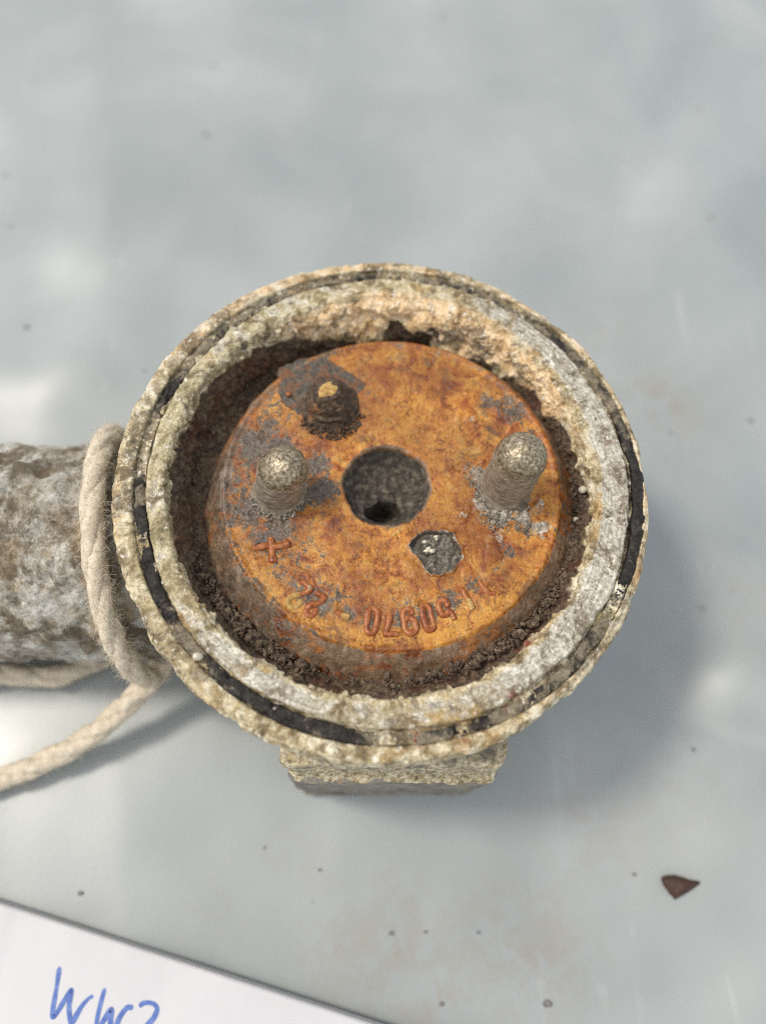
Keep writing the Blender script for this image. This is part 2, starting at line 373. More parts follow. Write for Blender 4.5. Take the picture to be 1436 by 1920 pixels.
def mat_tube():
    m = Mat('weathered_tube_metal')
    n1 = m.noise(4.5, 8, 0.72, 0.1); n2 = m.noise(1.1, 6, 0.7, 0.1, w=2); n3 = m.noise(8, 6, 0.68, 0.2, w=4)
    col = m.ramp(n1, [(0.28, (0.13, 0.10, 0.065)), (0.42, (0.33, 0.29, 0.22)), (0.52, (0.48, 0.465, 0.41)), (0.66, (0.66, 0.66, 0.61))])
    tan = m.ramp(n2, [(0.3, (0.17, 0.10, 0.045)), (0.6, (0.46, 0.34, 0.19))])
    col = m.mix(col, tan, m.math('MULTIPLY', m.step(n3, 0.5, 0.64), 0.75))
    col = m.mix(col, (0.70, 0.69, 0.63), m.step(m.noise(3.2, 4, 0.6, w=6), 0.60, 0.72, 0, 0.7))
    col = m.mix(col, (0.12, 0.088, 0.052), m.step(m.noise(5.5, 8, 0.74, 0.15, w=8), 0.41, 0.52, 0.85, 0))
    red = m.math('MULTIPLY', m.attr('red'), m.step(n2, 0.4, 0.6)); col = m.mix(col, (0.22, 0.06, 0.03), red)
    col = m.grain(col, 0.5, 0.4)
    nb = m.bump(n2, 0.9, 0.7); return m.out(col, 0.75, nb, 0, 0.35)

def mat_lug():
    m = Mat('grey_lug_metal'); n1 = m.noise(3, 5, 0.65, 0.4); n2 = m.noise(0.7, 4, 0.65, w=2)
    col = m.ramp(n1, [(0.3, (0.13, 0.115, 0.09)), (0.5, (0.25, 0.235, 0.20)), (0.7, (0.36, 0.34, 0.295))])
    wc = m.ramp(n2, [(0.32, (0.14, 0.10, 0.05)), (0.46, (0.42, 0.35, 0.21)), (0.62, (0.74, 0.67, 0.50))])
    col = m.mix(col, wc, m.step(m.math('ADD', m.attr('crust'), m.math('MULTIPLY', m.math('SUBTRACT', n1, 0.5), 0.9)), 0.4, 0.6))
    col = m.mix(col, (0.42, 0.29, 0.14), m.step(m.noise(2.2, 4, 0.6, w=5), 0.58, 0.7, 0, 0.7))
    col = m.grain(col, 0.45)
    return m.out(col, 0.75, m.bump(n2, 0.7, 0.3))

def mat_rope():
    m = Mat('natural_cotton')
    n = m.noise(1.0, 4, 0.6); fib = m.noise(0.25, 3, 0.6, w=2)
    col = m.ramp(n, [(0.3, (0.55, 0.48, 0.37)), (0.55, (0.69, 0.61, 0.48)), (0.75, (0.78, 0.71, 0.59))])
    col = m.mix(col, (0.30, 0.24, 0.16), m.step(m.noise(5, 6, 0.7, w=5), 0.54, 0.7, 0, 0.35)); col = m.grain(col, 0.25, 0.3)
    return m.out(col, 0.9, m.bump(fib, 0.6, 0.15), 0, 0.15)

def mat_fibre():
    m = Mat('cotton_fibre'); return m.out((0.74, 0.66, 0.52), 0.85, None, 0, 0.2)

def mat_card():
    m = Mat('white_card')
    n = m.noise(14, 4, 0.6); s = m.step(m.voro(11), 0.03, 0.06, 0.5, 0)
    col = m.ramp(n, [(0.3, (0.55, 0.555, 0.58)), (0.7, (0.61, 0.612, 0.635))])
    col = m.mix(col, (0.62, 0.59, 0.53), m.step(m.noise(7, 4, 0.6, w=4), 0.64, 0.75, 0, 0.35))
    col = m.mix(col, (0.35, 0.33, 0.3), m.math('MULTIPLY', s, m.step(m.noise(20, 2, w=6), 0.5, 0.6)))
    return m.out(col, 0.55, m.bump(m.noise(0.5, 3), 0.15, 0.05), 0, 0.4)

def mat_ink():
    m = Mat('blue_marker_ink'); n = m.noise(1.2, 4, 0.6)
    return m.out(m.ramp(n, [(0.3, (0.045, 0.10, 0.36)), (0.7, (0.16, 0.25, 0.55))]), 0.5, None, 0, 0.3)

def mat_plain(name, col, rough=0.6, size=0.6, bump=0.1):
    m = Mat(name); n = m.noise(size, 4, 0.6)
    c = m.ramp(n, [(0.3, tuple(v*0.55 for v in col)), (0.55, col), (0.75, tuple(min(v*1.5, 0.9) for v in col))])
    return m.out(c, rough, m.bump(n, 0.5, bump))

TARP, CRUST, RUST, LETTER, OCHRE, PIN = mat_tarp(), mat_crust(), mat_rust(), mat_letter(), mat_ochre(), mat_pin()
GRIT, STUD, FLAKE, RUBBER, TUBE, LUG = mat_grit(), mat_stud(), mat_flake(), mat_rubber(), mat_tube(), mat_lug()
ROPE, FIBRE, CARD, INK = mat_rope(), mat_fibre(), mat_card(), mat_ink()
DIRT = mat_grit('dark_brown_crumbs', (0.03, 0.019, 0.013), (0.12, 0.082, 0.055), (0.30, 0.235, 0.16), 0.6)
SILT = mat_grit('grey_silt', (0.016, 0.013, 0.010), (0.065, 0.054, 0.041), (0.21, 0.18, 0.135), 0.9)
PLUGM = mat_grit('grey_grains', (0.03, 0.027, 0.022), (0.15, 0.132, 0.105), (0.36, 0.33, 0.27), 0.5)
BEAD = mat_plain('pale_bead', (0.62, 0.57, 0.45), 0.3)
CHIP = mat_plain('brown_rust_chip', (0.060, 0.030, 0.020), 0.6)
SPECK = mat_plain('dark_speck', (0.19, 0.185, 0.18), 0.8)

# ------------------------------------------------------------------ the sheet it lies on
def build_tarp():
    n = 420
    gx = np.linspace(-1, 1, n); gx = 300*np.sign(gx)*(0.45*np.abs(gx)+0.55*np.abs(gx)**2.2)
    X, Y = np.meshgrid(gx, gx+40); P = np.stack([X.ravel(), Y.ravel(), 0*X.ravel()], 1)
    x, y = P[:, 0], P[:, 1]
    z = 1.35*fbm(P, 55, 2, 0.4)+0.7*fbm(P, 26, 2, 0.4, 5)
    def crease(x0, slope, a, w, y0, y1):
        d = x-(x0+slope*(y-20)); return a*np.exp(-(np.abs(d)/w)**1.5)*sstep(y0-25, y0+10, y)*(1-sstep(y1-10, y1+25, y))
    z += crease(-50, -0.16, 0.45, 8.0, -75, 150)+crease(-66, -0.1, -0.5, 12.0, -10, 130)+crease(20, 0.02, 0.35, 9, -70, -30)
    z += crease(-12, -0.1, 0.3, 6, -70, -30)
    z = z*0.9
    z -= z.max()*0+0.0
    z += 3.0*fbm(P, 34, 2, 0.35, 70)*np.clip(blobs(P[:, :2], [(66, -15, 22, 1.7), (58, -50, 28, 1.8), (80, 10, 20, .9), (-62, 38, 20, .9), (-45, 52, 18, .8), (-15, -48, 16, .5), (30, -46, 14, .7)]), 0, 2)
    flat = np.exp(-((x+15)**2+(y+5)**2)/55**2); z = z*(1-0.75*flat)-1.0
    stain = blobs(P[:, :2], [(56.7, 36, 9, 0.55), (66, -8, 10, 0.35), (34, -43, 11, 0.3), (22, -60, 12, 0.5), (-6, -60, 7, 0.45), (-12, -49, 8, 0.2),
                             (-24, -54, 7, 0.2), (38, 83, 9, 0.28), (47, 55, 7, 0.4), (3, -60, 10, 0.55), (10, -66, 9, 0.5), (47, -36, 12, 0.2), (-62, 45, 6, 0.15)])
    o = raw_mesh('tarpaulin', np.stack([x, y, z], 1), grid_faces(n, n, False), TARP, None, {'stain': stain})
    o['kind'] = 'structure'; o['label'] = 'smooth light grey tarpaulin with soft folds and brown stains'
    return o
tarp = build_tarp()

# ------------------------------------------------------------------ the fuze
Z0 = 40.0                       # height of the rim above the sheet
fuze = empty('corroded_fuze', 'corroded round metal fuze with rusty orange disc, standing pins and side tube', 'fuze')
HC = np.array([0.5, -0.2]); HR = 5.72       # bore in the disc
DC = np.array([1.25, 0.0]); DR = 22.7       # disc
ZD = 37.0

def ang_interp(th, table):
    a = np.array([t[0] for t in table], float); v = np.array([t[1] for t in table], float)
    return np.interp(np.degrees(th) % 360, np.r_[a, a[0]+360], np.r_[v, v[0]])

# how far the rubber ring stands out of its groove, by angle (0 = right, 90 = back)
GASK = [(0, 1), (8, 0.95), (12, 0.45), (30, 0.55), (45, 0.7), (60, 0.6), (78, 0.55), (95, 0.6), (115, 0.65), (130, 0.5), (140, 0.25), (150, 0.3), (157, 0.9), (165, 0.6),
        (170, 0.2), (178, 0.35), (184, 0.75), (192, 0.8), (205, 0.95), (214, 0.9), (218, 0.35), (226, 0.45), (232, 0.85), (240, 1), (258, 1), (266, 0.85), (272, 0.4), (278, 0.5), (284, 0.9), (294, 0.85),
        (302, 0.5), (312, 0.75), (325, 0.6), (334, 0.55), (340, 0.95), (352, 1)]
GOUT = [(0, 1.35), (8, 0.9), (15, 0.5), (40, 0.15), (90, 0), (180, 0), (215, 0.0), (250, 0.15), (270, 0.1), (300, 0.1), (325, 0.3), (340, 0.9), (350, 1.3)]

def build_flange():
    prof = [(24.6, -10.5), (25.8, -7.5), (26.7, -4.5), (27.45, -2.0), (27.8, -0.5), (28.05, 0.15), (28.35, 0.42), (28.8, 0.5), (30.85, 0.46), (31.2, 0.36), (31.32, 0.18), (31.4, -0.5), (31.52, -0.7), (33.15, -0.75), (33.25, -0.6),
            (33.32, -0.12), (33.5, 0.0), (34.5, -0.15), (34.85, -0.35), (35.05, -0.75), (35.15, -1.5), (35.15, -3.2), (34.9, -3.9), (34.0, -4.3), (32.0, -4.6), (29.0, -6.4)]
    nu, nt = 260, 1600
    Pf = np.array(prof); d = np.r_[0, np.cumsum(np.hypot(*np.diff(Pf, axis=0).T))]
    q0 = np.linspace(0, d[-1], 1400); fine = np.stack([np.interp(q0, d, Pf[:, k]) for k in (0, 1)], 1); df = np.r_[0, np.cumsum(np.hypot(*np.diff(fine, axis=0).T))]
    # denser on the upper faces
    wgt = np.interp(fine[:, 0], [26, 27, 35.3], [1, 1, 1])*np.where((fine[:, 1] < -5), 0.35, 1.0); cw = np.r_[0, np.cumsum(np.diff(df)*wgt[1:])]
    s = np.linspace(0, cw[-1], nu); pr = np.stack([np.interp(s, cw, fine[:, k]) for k in (0, 1)], 1)
    tang = np.gradient(pr, axis=0); nrm = np.stack([-tang[:, 1], tang[:, 0]], 1); nrm /= np.linalg.norm(nrm, axis=1)[:, None]
    th = np.linspace(0, 2*np.pi, nt, endpoint=False)
    RR = pr[:, 0][:, None]+0*th; ZZ = pr[:, 1][:, None]+0*th; TH = th[None, :]+0*RR
    P = np.stack([RR*np.cos(TH), RR*np.sin(TH), ZZ], -1).reshape(-1, 3)
    t = TH.ravel(); r0 = RR.ravel(); z0 = ZZ.ravel()
    deg = np.degrees(t) % 360
    inner = 1-sstep(27.6, 28.4, r0); wall = inner*(1-sstep(-0.6, 0.6, z0))
    lip = sstep(27.5, 28.0, r0)*(1-sstep(31.2, 31.45, r0)); groove = sstep(31.38, 31.6, r0)*(1-sstep(33.15, 33.35, r0)); outer = sstep(33.2, 33.5, r0)
    # crust amount: the well wall is knobbly, thickest at the back
    back = np.exp(-((deg-82)/48)**2); backr = np.exp(-((deg-35)/28)**2)
    knob = 0.55-cells(P, 2.3); knob2 = 0.5-cells(P, 1.1, 9)
    cav = sstep(0.35, 0.75, np.exp(-((deg-80)/12.0)**2)+0.35*fbm(P, 2.5, 4, 0.6, 90))*wall*sstep(-1.8, -5.0, z0+1.2*fbm(P, 2, 4, .6, 91))
    smooth = sstep(-0.35, 0.45, fbm(P, 7, 3, 0.5, 44))          # scabbed here, worn smooth there
    disp = 0.09*fbm(P, 6, 3, 0.5)+0.07*fbm(P, 1.1, 4, 0.65, 3)*(0.2+smooth)*(1-0.65*lip)
    disp += wall*((0.25+0.9*smooth)*(0.8*knob+0.4*knob2)+0.45*fbm(P, 4, 4, 0.55, 8)+1.3*back+0.5*backr-0.35)
    disp += wall*(0.9*(0.5-cells(P, 3.6, 12))*back+0.5*sstep(0.1, 0.5, fbm(P, 2.0, 4, 0.6, 63)))-0.8*cav
    disp += outer*(0.16*sstep(0.05, 0.5, fbm(P, 2.6, 4, 0.6, 11))+0.05*knob2*smooth-0.16*sstep(0.3, 0.6, fbm(P, 4.0, 3, 0.55, 51)))
    disp += lip*(0.03*knob2*smooth+0.09*sstep(0.15, 0.55, fbm(P, 2.2, 4, 0.6, 21))-0.14*sstep(0.42, 0.62, fbm(P, 2.6, 4, 0.6, 57)))
    # where the ring has gone the groove is filled with crust
    gk = 0.42+0.58*ang_interp(t, GASK)
    disp += groove*np.clip(1.0-gk+0.75*fbm(P, 3.0, 5, 0.65, 13), 0, 1)*0.9
    disp += np.exp(-((r0-31.3)/0.25)**2)*0.2*fbm(P, 2.5, 3, 0.5, 15)-np.exp(-((r0-27.9)/0.5)**2)*0.35*sstep(0.1, 0.6, fbm(P, 2.4, 4, 0.6, 59))
    # chunks missing along the outer edge at the front
    edge = sstep(33.6, 35.0, r0)
    disp -= edge*0.35*sstep(0.2, 0.55, fbm(P, 5, 4, 0.6, 19))*np.where((deg > 200) & (deg < 345), 1, 0.5)
    NN = np.stack([nrm[:, 0][:, None]*np.cos(TH), nrm[:, 0][:, None]*np.sin(TH), nrm[:, 1][:, None]+0*TH], -1).reshape(-1, 3)
    bulge = np.where(r0 > 30.4, 1, 0)*groove*0
    Q = P+NN*disp[:, None]; Q[:, 2] += Z0
    Q[:, 1] *= np.where(Q[:, 1] < 0, 1.034, 1.0)
    Q[:, 0] += 0.8*sstep(28.2, 31.2, r0)*(1-sstep(33.3, 34.8, r0))
    metal = lip*ang_interp(t, [(0, 0.75), (20, 0.7), (40, 0.7), (60, 0.55), (75, 0.35), (95, 0.35), (115, 0.45), (140, 0.4), (170, 0.3), (200, 0.35), (225, 0.55), (245, 0.65), (262, 0.5), (280, 0.45), (300, 0.65), (320, 0.85), (345, 0.85)])
    metal = metal*(0.5+0.5*sstep(28.2, 29.2, r0))
    olive = lip*ang_interp(t, [(0, 0.1), (60, 0.1), (120, 0.5), (150, 0.9), (200, 0.8), (225, 0.3), (300, 0.05)])
    peach = np.clip(inner*(sstep(-7.5, -3.5, z0+1.2*fbm(P, 3, 3, .5, 25)))*ang_interp(t, [(0, 0.3), (15, 0.45), (35, 0.8), (60, 0.9), (80, 1.1), (110, 0.95), (128, 0.4), (145, 0.05), (200, 0), (250, 0.1), (330, 0.1)]), 0, 1)
    peach = np.maximum(peach, lip*ang_interp(t, [(0, 0.1), (30, 0.3), (60, 0.5), (90, 0.6), (110, 0.35), (130, 0.0), (200, 0), (340, 0)])*(1-sstep(28.4, 30.0, r0)))
    peach = np.maximum(peach, outer*sstep(-1.6, -0.6, z0)*ang_interp(t, [(0, 0.45), (40, 0.5), (80, 0.55), (120, 0.5), (150, 0.45), (170, 0.3), (200, 0.3), (230, 0.2), (280, 0.25), (310, 0.45), (340, 0.5)]))
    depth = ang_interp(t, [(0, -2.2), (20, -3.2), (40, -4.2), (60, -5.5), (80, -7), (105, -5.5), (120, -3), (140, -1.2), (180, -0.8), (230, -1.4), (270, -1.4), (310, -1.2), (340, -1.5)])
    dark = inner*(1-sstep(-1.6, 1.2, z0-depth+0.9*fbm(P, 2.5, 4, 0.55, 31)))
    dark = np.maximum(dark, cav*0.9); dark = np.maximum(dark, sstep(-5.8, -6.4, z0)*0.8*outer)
    soot = np.clip(groove*(0.25+0.75*ang_interp(t, GASK))+np.exp(-((r0-33.8)/0.8)**2)*ang_interp(t, [(0, 0.2), (60, 0.2), (120, 0.3), (140, 0.9), (152, 0.5), (175, 0.9), (186, 0.6), (195, 0.1), (215, 0.4), (228, 0.6), (240, 0), (305, 0.2), (315, 0.9), (330, 0.8), (338, 0.2)]), 0, 1)
    red = blobs(np.stack([Q[:, 0], Q[:, 1]], 1), [(15.5, -29.3, 1.6, 1), (4.0, -33.6, 1.2, 1), (17.7, -22.0, 1.3, 0.9), (9.5, -33.0, 1.2, .6)])
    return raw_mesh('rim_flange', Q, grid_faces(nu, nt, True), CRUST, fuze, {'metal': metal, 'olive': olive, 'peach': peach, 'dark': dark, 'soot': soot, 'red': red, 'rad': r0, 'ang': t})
flange = build_flange()

def build_gasket():
    nt, ns = 3000, 15
    th = np.linspace(0, 2*np.pi, nt, endpoint=False); deg = np.degrees(th)
    go = ang_interp(th, GOUT); Pc = np.stack([32.3*np.cos(th), 32.3*np.sin(th), 0*th], 1)
    wid = ang_interp(th, [(0, 1.0), (30, 0.9), (60, 0.7), (90, 0.62), (120, 0.66), (150, 0.8), (190, 0.95), (230, 1.08), (255, 1.15), (275, 0.95), (340, 1.05)])
    rc = 32.3+0.8*np.cos(th)+0.35*go+0.10*fbm(Pc, 9, 2, 0.5, 2)
    r_in = rc-wid*0.74+0.22*fbm(Pc, 2.0, 4, 0.6, 4); r_out = rc+wid*0.8+0.22*fbm(Pc, 1.8, 4, 0.6, 6)
    top = -0.32+0.30*go+0.14*fbm(Pc, 5, 3, 0.5, 8)
    crack = np.zeros(nt)
    for c in list(rng.uniform(0, 360, 6))+list(rng.uniform(228, 266, 5)):
        crack = np.maximum(crack, np.exp(-((((deg-c+180) % 360)-180)*0.55/0.06)**2)*rng.uniform(0.3, 1))
    sec = [(0, -1.2), (0, -0.3), (0.03, -0.1), (0.10, -0.02), (0.22, 0.02), (0.36, 0.05), (0.5, 0.06), (0.64, 0.05), (0.78, 0.02), (0.9, -0.02), (0.97, -0.1), (1, -0.3), (1, -1.2), (0.66, -1.3), (0.33, -1.3)]
    su = np.array([q[0] for q in sec]); sz = np.array([q[1] for q in sec]); on = (sz > -1)
    RR = r_in[:, None]+(r_out-r_in)[:, None]*su[None, :]; ZZ = top[:, None]+sz[None, :]-0.16*crack[:, None]*on[None, :]
    P = np.stack([RR*np.cos(th)[:, None], RR*np.sin(th)[:, None], ZZ], -1).reshape(-1, 3)
    P[:, 2] += np.tile(on, nt)*(0.05*fbm(P, 1.6, 2, 0.5)-0.25*sstep(0.25, 0.5, fbm(P, 1.8, 4, 0.6, 14)))
    P[:, 2] += Z0; P[:, 1] *= np.where(P[:, 1] < 0, 1.034, 1.0); F = grid_faces(nt, ns, True); i = np.arange(ns); l = (nt-1)*ns
    F = np.vstack([F, np.stack([l+i, l+(i+1) % ns, (i+1) % ns, i], -1)])
    dust = np.clip(ang_interp(th, [(0, 0.0), (10, 0.3), (30, 0.4), (70, 0.4), (130, 0.4), (145, 0.6), (157, 0.1), (168, 0.6), (186, 0.25), (205, 0.05), (213, 0.15), (222, 0.6), (232, 0.2), (245, 0.05), (262, 0.15), (268, 0.45), (276, 0.6), (284, 0.15), (292, 0.35), (300, 0.5), (312, 0.35), (328, 0.5), (338, 0.1)])+0.26, 0, 1).repeat(ns)
    return raw_mesh('rubber_gasket', P, F, RUBBER, fuze, {'dust': dust})
build_gasket()

def build_body():
    """the case below the flange, down to the sheet"""
    prof = [(29.0, 33.6), (29.4, 32), (29.5, 25), (29.4, 12), (29.0, 3), (27.5, 0.6), (20, 0.15), (0.5, 0.1)]
    pr = spline(prof, 70); th = np.linspace(0, 2*np.pi, 360, endpoint=False)
    P = np.stack([pr[:, 0][:, None]*np.cos(th), pr[:, 0][:, None]*np.sin(th), pr[:, 1][:, None]+0*th], -1).reshape(-1, 3)
    q = P.copy(); k = 0.5*fbm(P, 6, 4, 0.55)*np.clip((P[:, 2]-0.5)/3, 0, 1); q[:, :2] *= (1+k/29)[:, None]
    one = np.ones(len(q)); t = np.arctan2(P[:, 1], P[:, 0])
    return raw_mesh('case_body', q, grid_faces(70, 360, True)[:, ::-1], CRUST, fuze, {'metal': 0.3*one, 'olive': 0*one, 'peach': 0*one, 'dark': 0.25*one, 'soot': 0*one, 'red': 0*one})
build_body()

def build_well():
    """crumbling crust on the floor of the well between rim and disc"""
    nu, nt = 60, 1300
    th = np.linspace(0, 2*np.pi, nt, endpoint=False); r = np.linspace(20.5, 27.8, nu)
    RR, TH = r[:, None]+0*th, th[None, :]+0*r[:, None]
    P = np.stack([RR*np.cos(TH), RR*np.sin(TH), 0*RR], -1).reshape(-1, 3); t = TH.ravel(); rr = RR.ravel()
    lvl = ang_interp(t, [(0, 32.5), (45, 32.8), (75, 31.5), (90, 31), (105, 32), (135, 32.6), (180, 33.2), (215, 33.6), (240, 34.2), (270, 34.4), (300, 34.8), (330, 33.8)])
    up = ang_interp(t, [(0, 2.2), (45, 2.4), (90, 1.5), (135, 1.0), (180, 0.6), (225, 1.6), (270, 2.2), (310, 2.4)])
    z = lvl+up*sstep(24.8, 27.4, rr)+1.1*(0.5-cells(P, 2.0, 3))+0.55*(0.5-cells(P, 0.95, 5))+0.7*fbm(P, 5, 4, 0.5, 9)
    one = np.ones(len(P)); P[:, 2] = z; P[:, 1] *= np.where(P[:, 1] < 0, 1.034, 1.0)
    peach = sstep(26.2, 27.4, rr)*ang_interp(t, [(0, 0.1), (30, 0.35), (60, 0.35), (90, 0.3), (120, 0.1), (180, 0), (240, 0.05), (330, 0.05)])
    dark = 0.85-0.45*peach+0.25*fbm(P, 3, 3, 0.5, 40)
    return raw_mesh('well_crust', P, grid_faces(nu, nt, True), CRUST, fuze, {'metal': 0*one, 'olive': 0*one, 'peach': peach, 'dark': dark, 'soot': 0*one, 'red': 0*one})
build_well()

# ---- disc
PLUG = np.array([(3.15, -8.86), (4.54, -7.1), (6.19, -6.79), (9.34, -7.05), (10.31, -10.36), (9.03, -12.22), (6.18, -12.81), (4.61, -10.71)])
def in_poly(x, y, poly):
    c = np.zeros(len(x), bool); n = len(poly)
    for i in range(n):
        x0, y0 = poly[i]; x1, y1 = poly[(i+1) % n]
        h = ((y0 > y) != (y1 > y)) & (x < (x1-x0)*(y-y0)/(y1-y0+1e-12)+x0); c ^= h
    return c
def poly_dist(x, y, poly):
    d = np.full(len(x), 1e9); n = len(poly)
    for i in range(n):
        a = poly[i]; b = poly[(i+1) % n]; ab = b-a; t = np.clip(((x-a[0])*ab[0]+(y-a[1])*ab[1])/ab.dot(ab), 0, 1)
        d = np.minimum(d, np.hypot(x-a[0]-t*ab[0], y-a[1]-t*ab[1]))
    return np.where(in_poly(x, y, poly), -d, d)

def build_disc():
    nt = 1300
    th = np.linspace(0, 2*np.pi, nt, endpoint=False); c, s = np.cos(th), np.sin(th)
    hr = HR+0.10*fbm(np.stack([6*c, 6*s, 0*c], 1), 3, 3)+0.1*fbm(np.stack([6*c, 6*s, 0*c], 1), 1, 2, .5, 7)
    hole = HC+hr[:, None]*np.stack([c, s], 1)
    rim = DC+DR*np.stack([c, s], 1)
    rows = []; kinds = []
    for dz, rr in ((-3.2, 0.0), (-2.2, 0.0), (-1.2, 0.0), (-0.5, 0.0), (-0.15, 0.12), (0.0, 0.35)):
        rows.append(np.c_[HC+(hr+rr)[:, None]*np.stack([c, s], 1), np.full(nt, ZD+dz)]); kinds.append(0)
    h2 = HC+(hr+0.35)[:, None]*np.stack([c, s], 1)
    for u in np.linspace(0, 1, 150)[1:]:
        q = h2*(1-u)+(DC+(DR-0.9)*np.stack([c, s], 1))*u; rows.append(np.c_[q, np.full(nt, ZD)]); kinds.append(1)
    for dr, dz in ((-0.75, 0.04), (-0.6, 0.12), (-0.45, 0.2), (-0.3, 0.24), (-0.15, 0.22), (0.0, 0.12), (0.15, -0.05)):
        rows.append(np.c_[DC+(DR+dr)*np.stack([c, s], 1), np.full(nt, ZD+dz)]); kinds.append(2)
    for u in np.linspace(0, 1, 46)[1:]:
        rr = DR+0.15+3.4*u**0.9; k = u
        rows.append(np.c_[(DC+np.array([0.5, -2.2])*k)+rr*np.stack([c, s], 1), np.full(nt, ZD-0.05-4.6*u**1.1)]); kinds.append(3)
    P = np.vstack(rows); kd = np.repeat(kinds, nt); nu = len(rows)
    x, y = P[:, 0], P[:, 1]; xy = P[:, :2]; rad = np.hypot(x-DC[0], y-DC[1]); face = (kd == 1) | (kd == 2)
    flat = np.c_[x, y, 0*x]
    z = 0.10*fbm(flat, 6, 4, 0.5)+0.05*fbm(flat, 1.2, 4, 0.6, 5)-0.16*sstep(0.42, 0.62, fbm(flat, 2.4, 5, 0.65, 85))
    # swollen lacquer edges
    lv = fbm(flat, 7, 3, 0.5, 33); z += 0.10*sstep(0.0, 0.06, lv)
    grey = blobs(xy, [(-18.1, 5.4, 4.0, 1.0), (-14.2, 4.2, 3.8, 1.0), (-9.0, 2.6, 2.4, .9), (-8.2, -1.0, 2.8, 1.0), (-21.3, 0.3, 3.4, .95), (-20.2, -4.4, 3.4, .95), (-17.7, -4.3, 3.0, .95), (-13.5, -6.0, 3.4, .85),  # spots just right of the left pin paint in that pin's cast shadow
                      (-15.5, -8.2, 3.2, .75), (-12.2, -10, 2.6, .5), (-7.9, -17.3, 2.8, .75), (-9.4, -15.9, 2.2, .7), (-4.5, -18.2, 2.0, .7), (-1.2, -19.2, 1.8, .7), (2.5, -19, 2.2, .72), (5.5, -18.2, 2.2, .72), (8.6, -16.2, 2.0, .75),
                      (11.8, -14.2, 2.2, .62), (18.3, 11.6, 3.4, .75), (15, 12.5, 2.4, .65), (20.5, 7.5, 2.6, .6), (19.3, -6.2, 2.8, .55), (16.0, -9.0, 3.0, .5), (-2, 6.8, 2, .2), (16, -13, 3, .4), (20, 4, 2, .35)])
    grey = np.maximum(grey, 0.16+0.14*fbm(flat, 9, 2, .5, 80)+0.36*sstep(-5, -18, x)*sstep(16, 7, y)+0.22*sstep(-11, -17, y)+0.16*sstep(9, 18, x)*sstep(4, -6, y))
    white = blobs(xy, [(12.7, 1.8, 1.5, .85), (13.4, -2.6, 1.9, .9), (15.8, -4.4, 2.0, 1.0), (18.5, -4.6, 1.9, .8), (20.8, -6.3, 1.8, .8), (15.0, -7.2, 1.9, .65), (-14.5, -4.4, 2.0, .55), (19.5, 2.2, 1.5, .5), (21, -3, 1.4, .6),
                       (13.0, 10.0, 1.5, .6), (-18.8, 13.0, 1.5, .6), (10.5, -4.5, .9, .6), (16.5, 5.8, 1.6, .5), (20.5, 7, 2, .35)])
    red = blobs(xy, [(-2.5, 16.5, 3.4, 1.0), (0, 11.5, 3.0, .8), (-3, 11, 3.0, .8), (6.5, 3.0, 2.5, .45), (4.5, 7.5, 2.5, .6), (10, 9, 2, .4), (-9, 7.5, 3, .3), (5.5, -5.8, 1.6, .5), (-3.5, -13.2, 1.8, .4), (3, -14, 2.2, .4), (17, -11, 2.5, .5), (-12, -8, 2, .4)])
    ring = np.exp(-((rad-21.2)/1.1)**2)
    ta = np.degrees(np.arctan2(y-DC[1], x-DC[0])) % 360
    yel = ring*np.interp(ta, [0, 190, 215, 235, 300, 320, 340, 360], [.2, .2, .6, 1, 1, .8, .3, .2]); yel = np.maximum(yel, blobs(xy, [(2.5, 11, 5, .5), (8, 6, 4, .4), (-1, -9, 4, .4), (8.5, -3, 2.4, .6)]))
    grey = grey*(1-0.75*ring*np.interp(ta, [0, 200, 225, 320, 345, 360], [0, 0.3, 1, 1, 0, 0]))
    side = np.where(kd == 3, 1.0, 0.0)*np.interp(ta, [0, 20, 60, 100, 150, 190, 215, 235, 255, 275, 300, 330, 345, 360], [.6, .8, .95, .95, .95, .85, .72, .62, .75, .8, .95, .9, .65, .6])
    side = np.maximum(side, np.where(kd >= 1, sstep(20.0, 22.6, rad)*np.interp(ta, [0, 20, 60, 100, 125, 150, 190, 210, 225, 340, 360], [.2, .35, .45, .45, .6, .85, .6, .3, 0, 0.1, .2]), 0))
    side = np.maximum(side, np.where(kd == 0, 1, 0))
    # ragged pocket for the grainy plug
    pd = poly_dist(x, y, PLUG)+0.25*fbm(flat, 1.5, 3, 0.5, 50)
    z -= np.where(face, 1.4*(1-sstep(-0.5, 0.05, pd)), 0); z += np.where(face, 0.16*np.exp(-(pd/0.35)**2), 0)
    white = np.maximum(white, np.where(face, 0.55*np.exp(-((pd-0.1)/0.3)**2), 0)); grey = np.maximum(grey, np.where(pd < 0.1, 1, 0))
    # crusty scab round the right pin
    z += np.where(face, sstep(0.45, 0.8, white+0.5*fbm(flat, 2, 3, .5, 60))*(0.28+0.5*np.clip(0.5-cells(flat, 0.8, 4), -.3, .5)), 0)
    z -= np.where(face, 0.09*sstep(0.45, 0.8, grey+0.4*fbm(flat, 2.2, 3, .5, 62)), 0)
    # old stamped oval below the bore
    ov = np.abs(np.hypot((x-(-0.2))/4.6, (y+12.3)/1.75)-1)*1.75; z += np.where(face, 0.16*np.exp(-(ov/0.3)**2), 0)
    dent = np.hypot((x-0.4)/1.0, (y+7.7)/1.0); z -= np.where(face, 0.12*(1-sstep(1.6, 2.0, dent)), 0)
    P[:, 2] += np.where(face, z, 0.5*z)
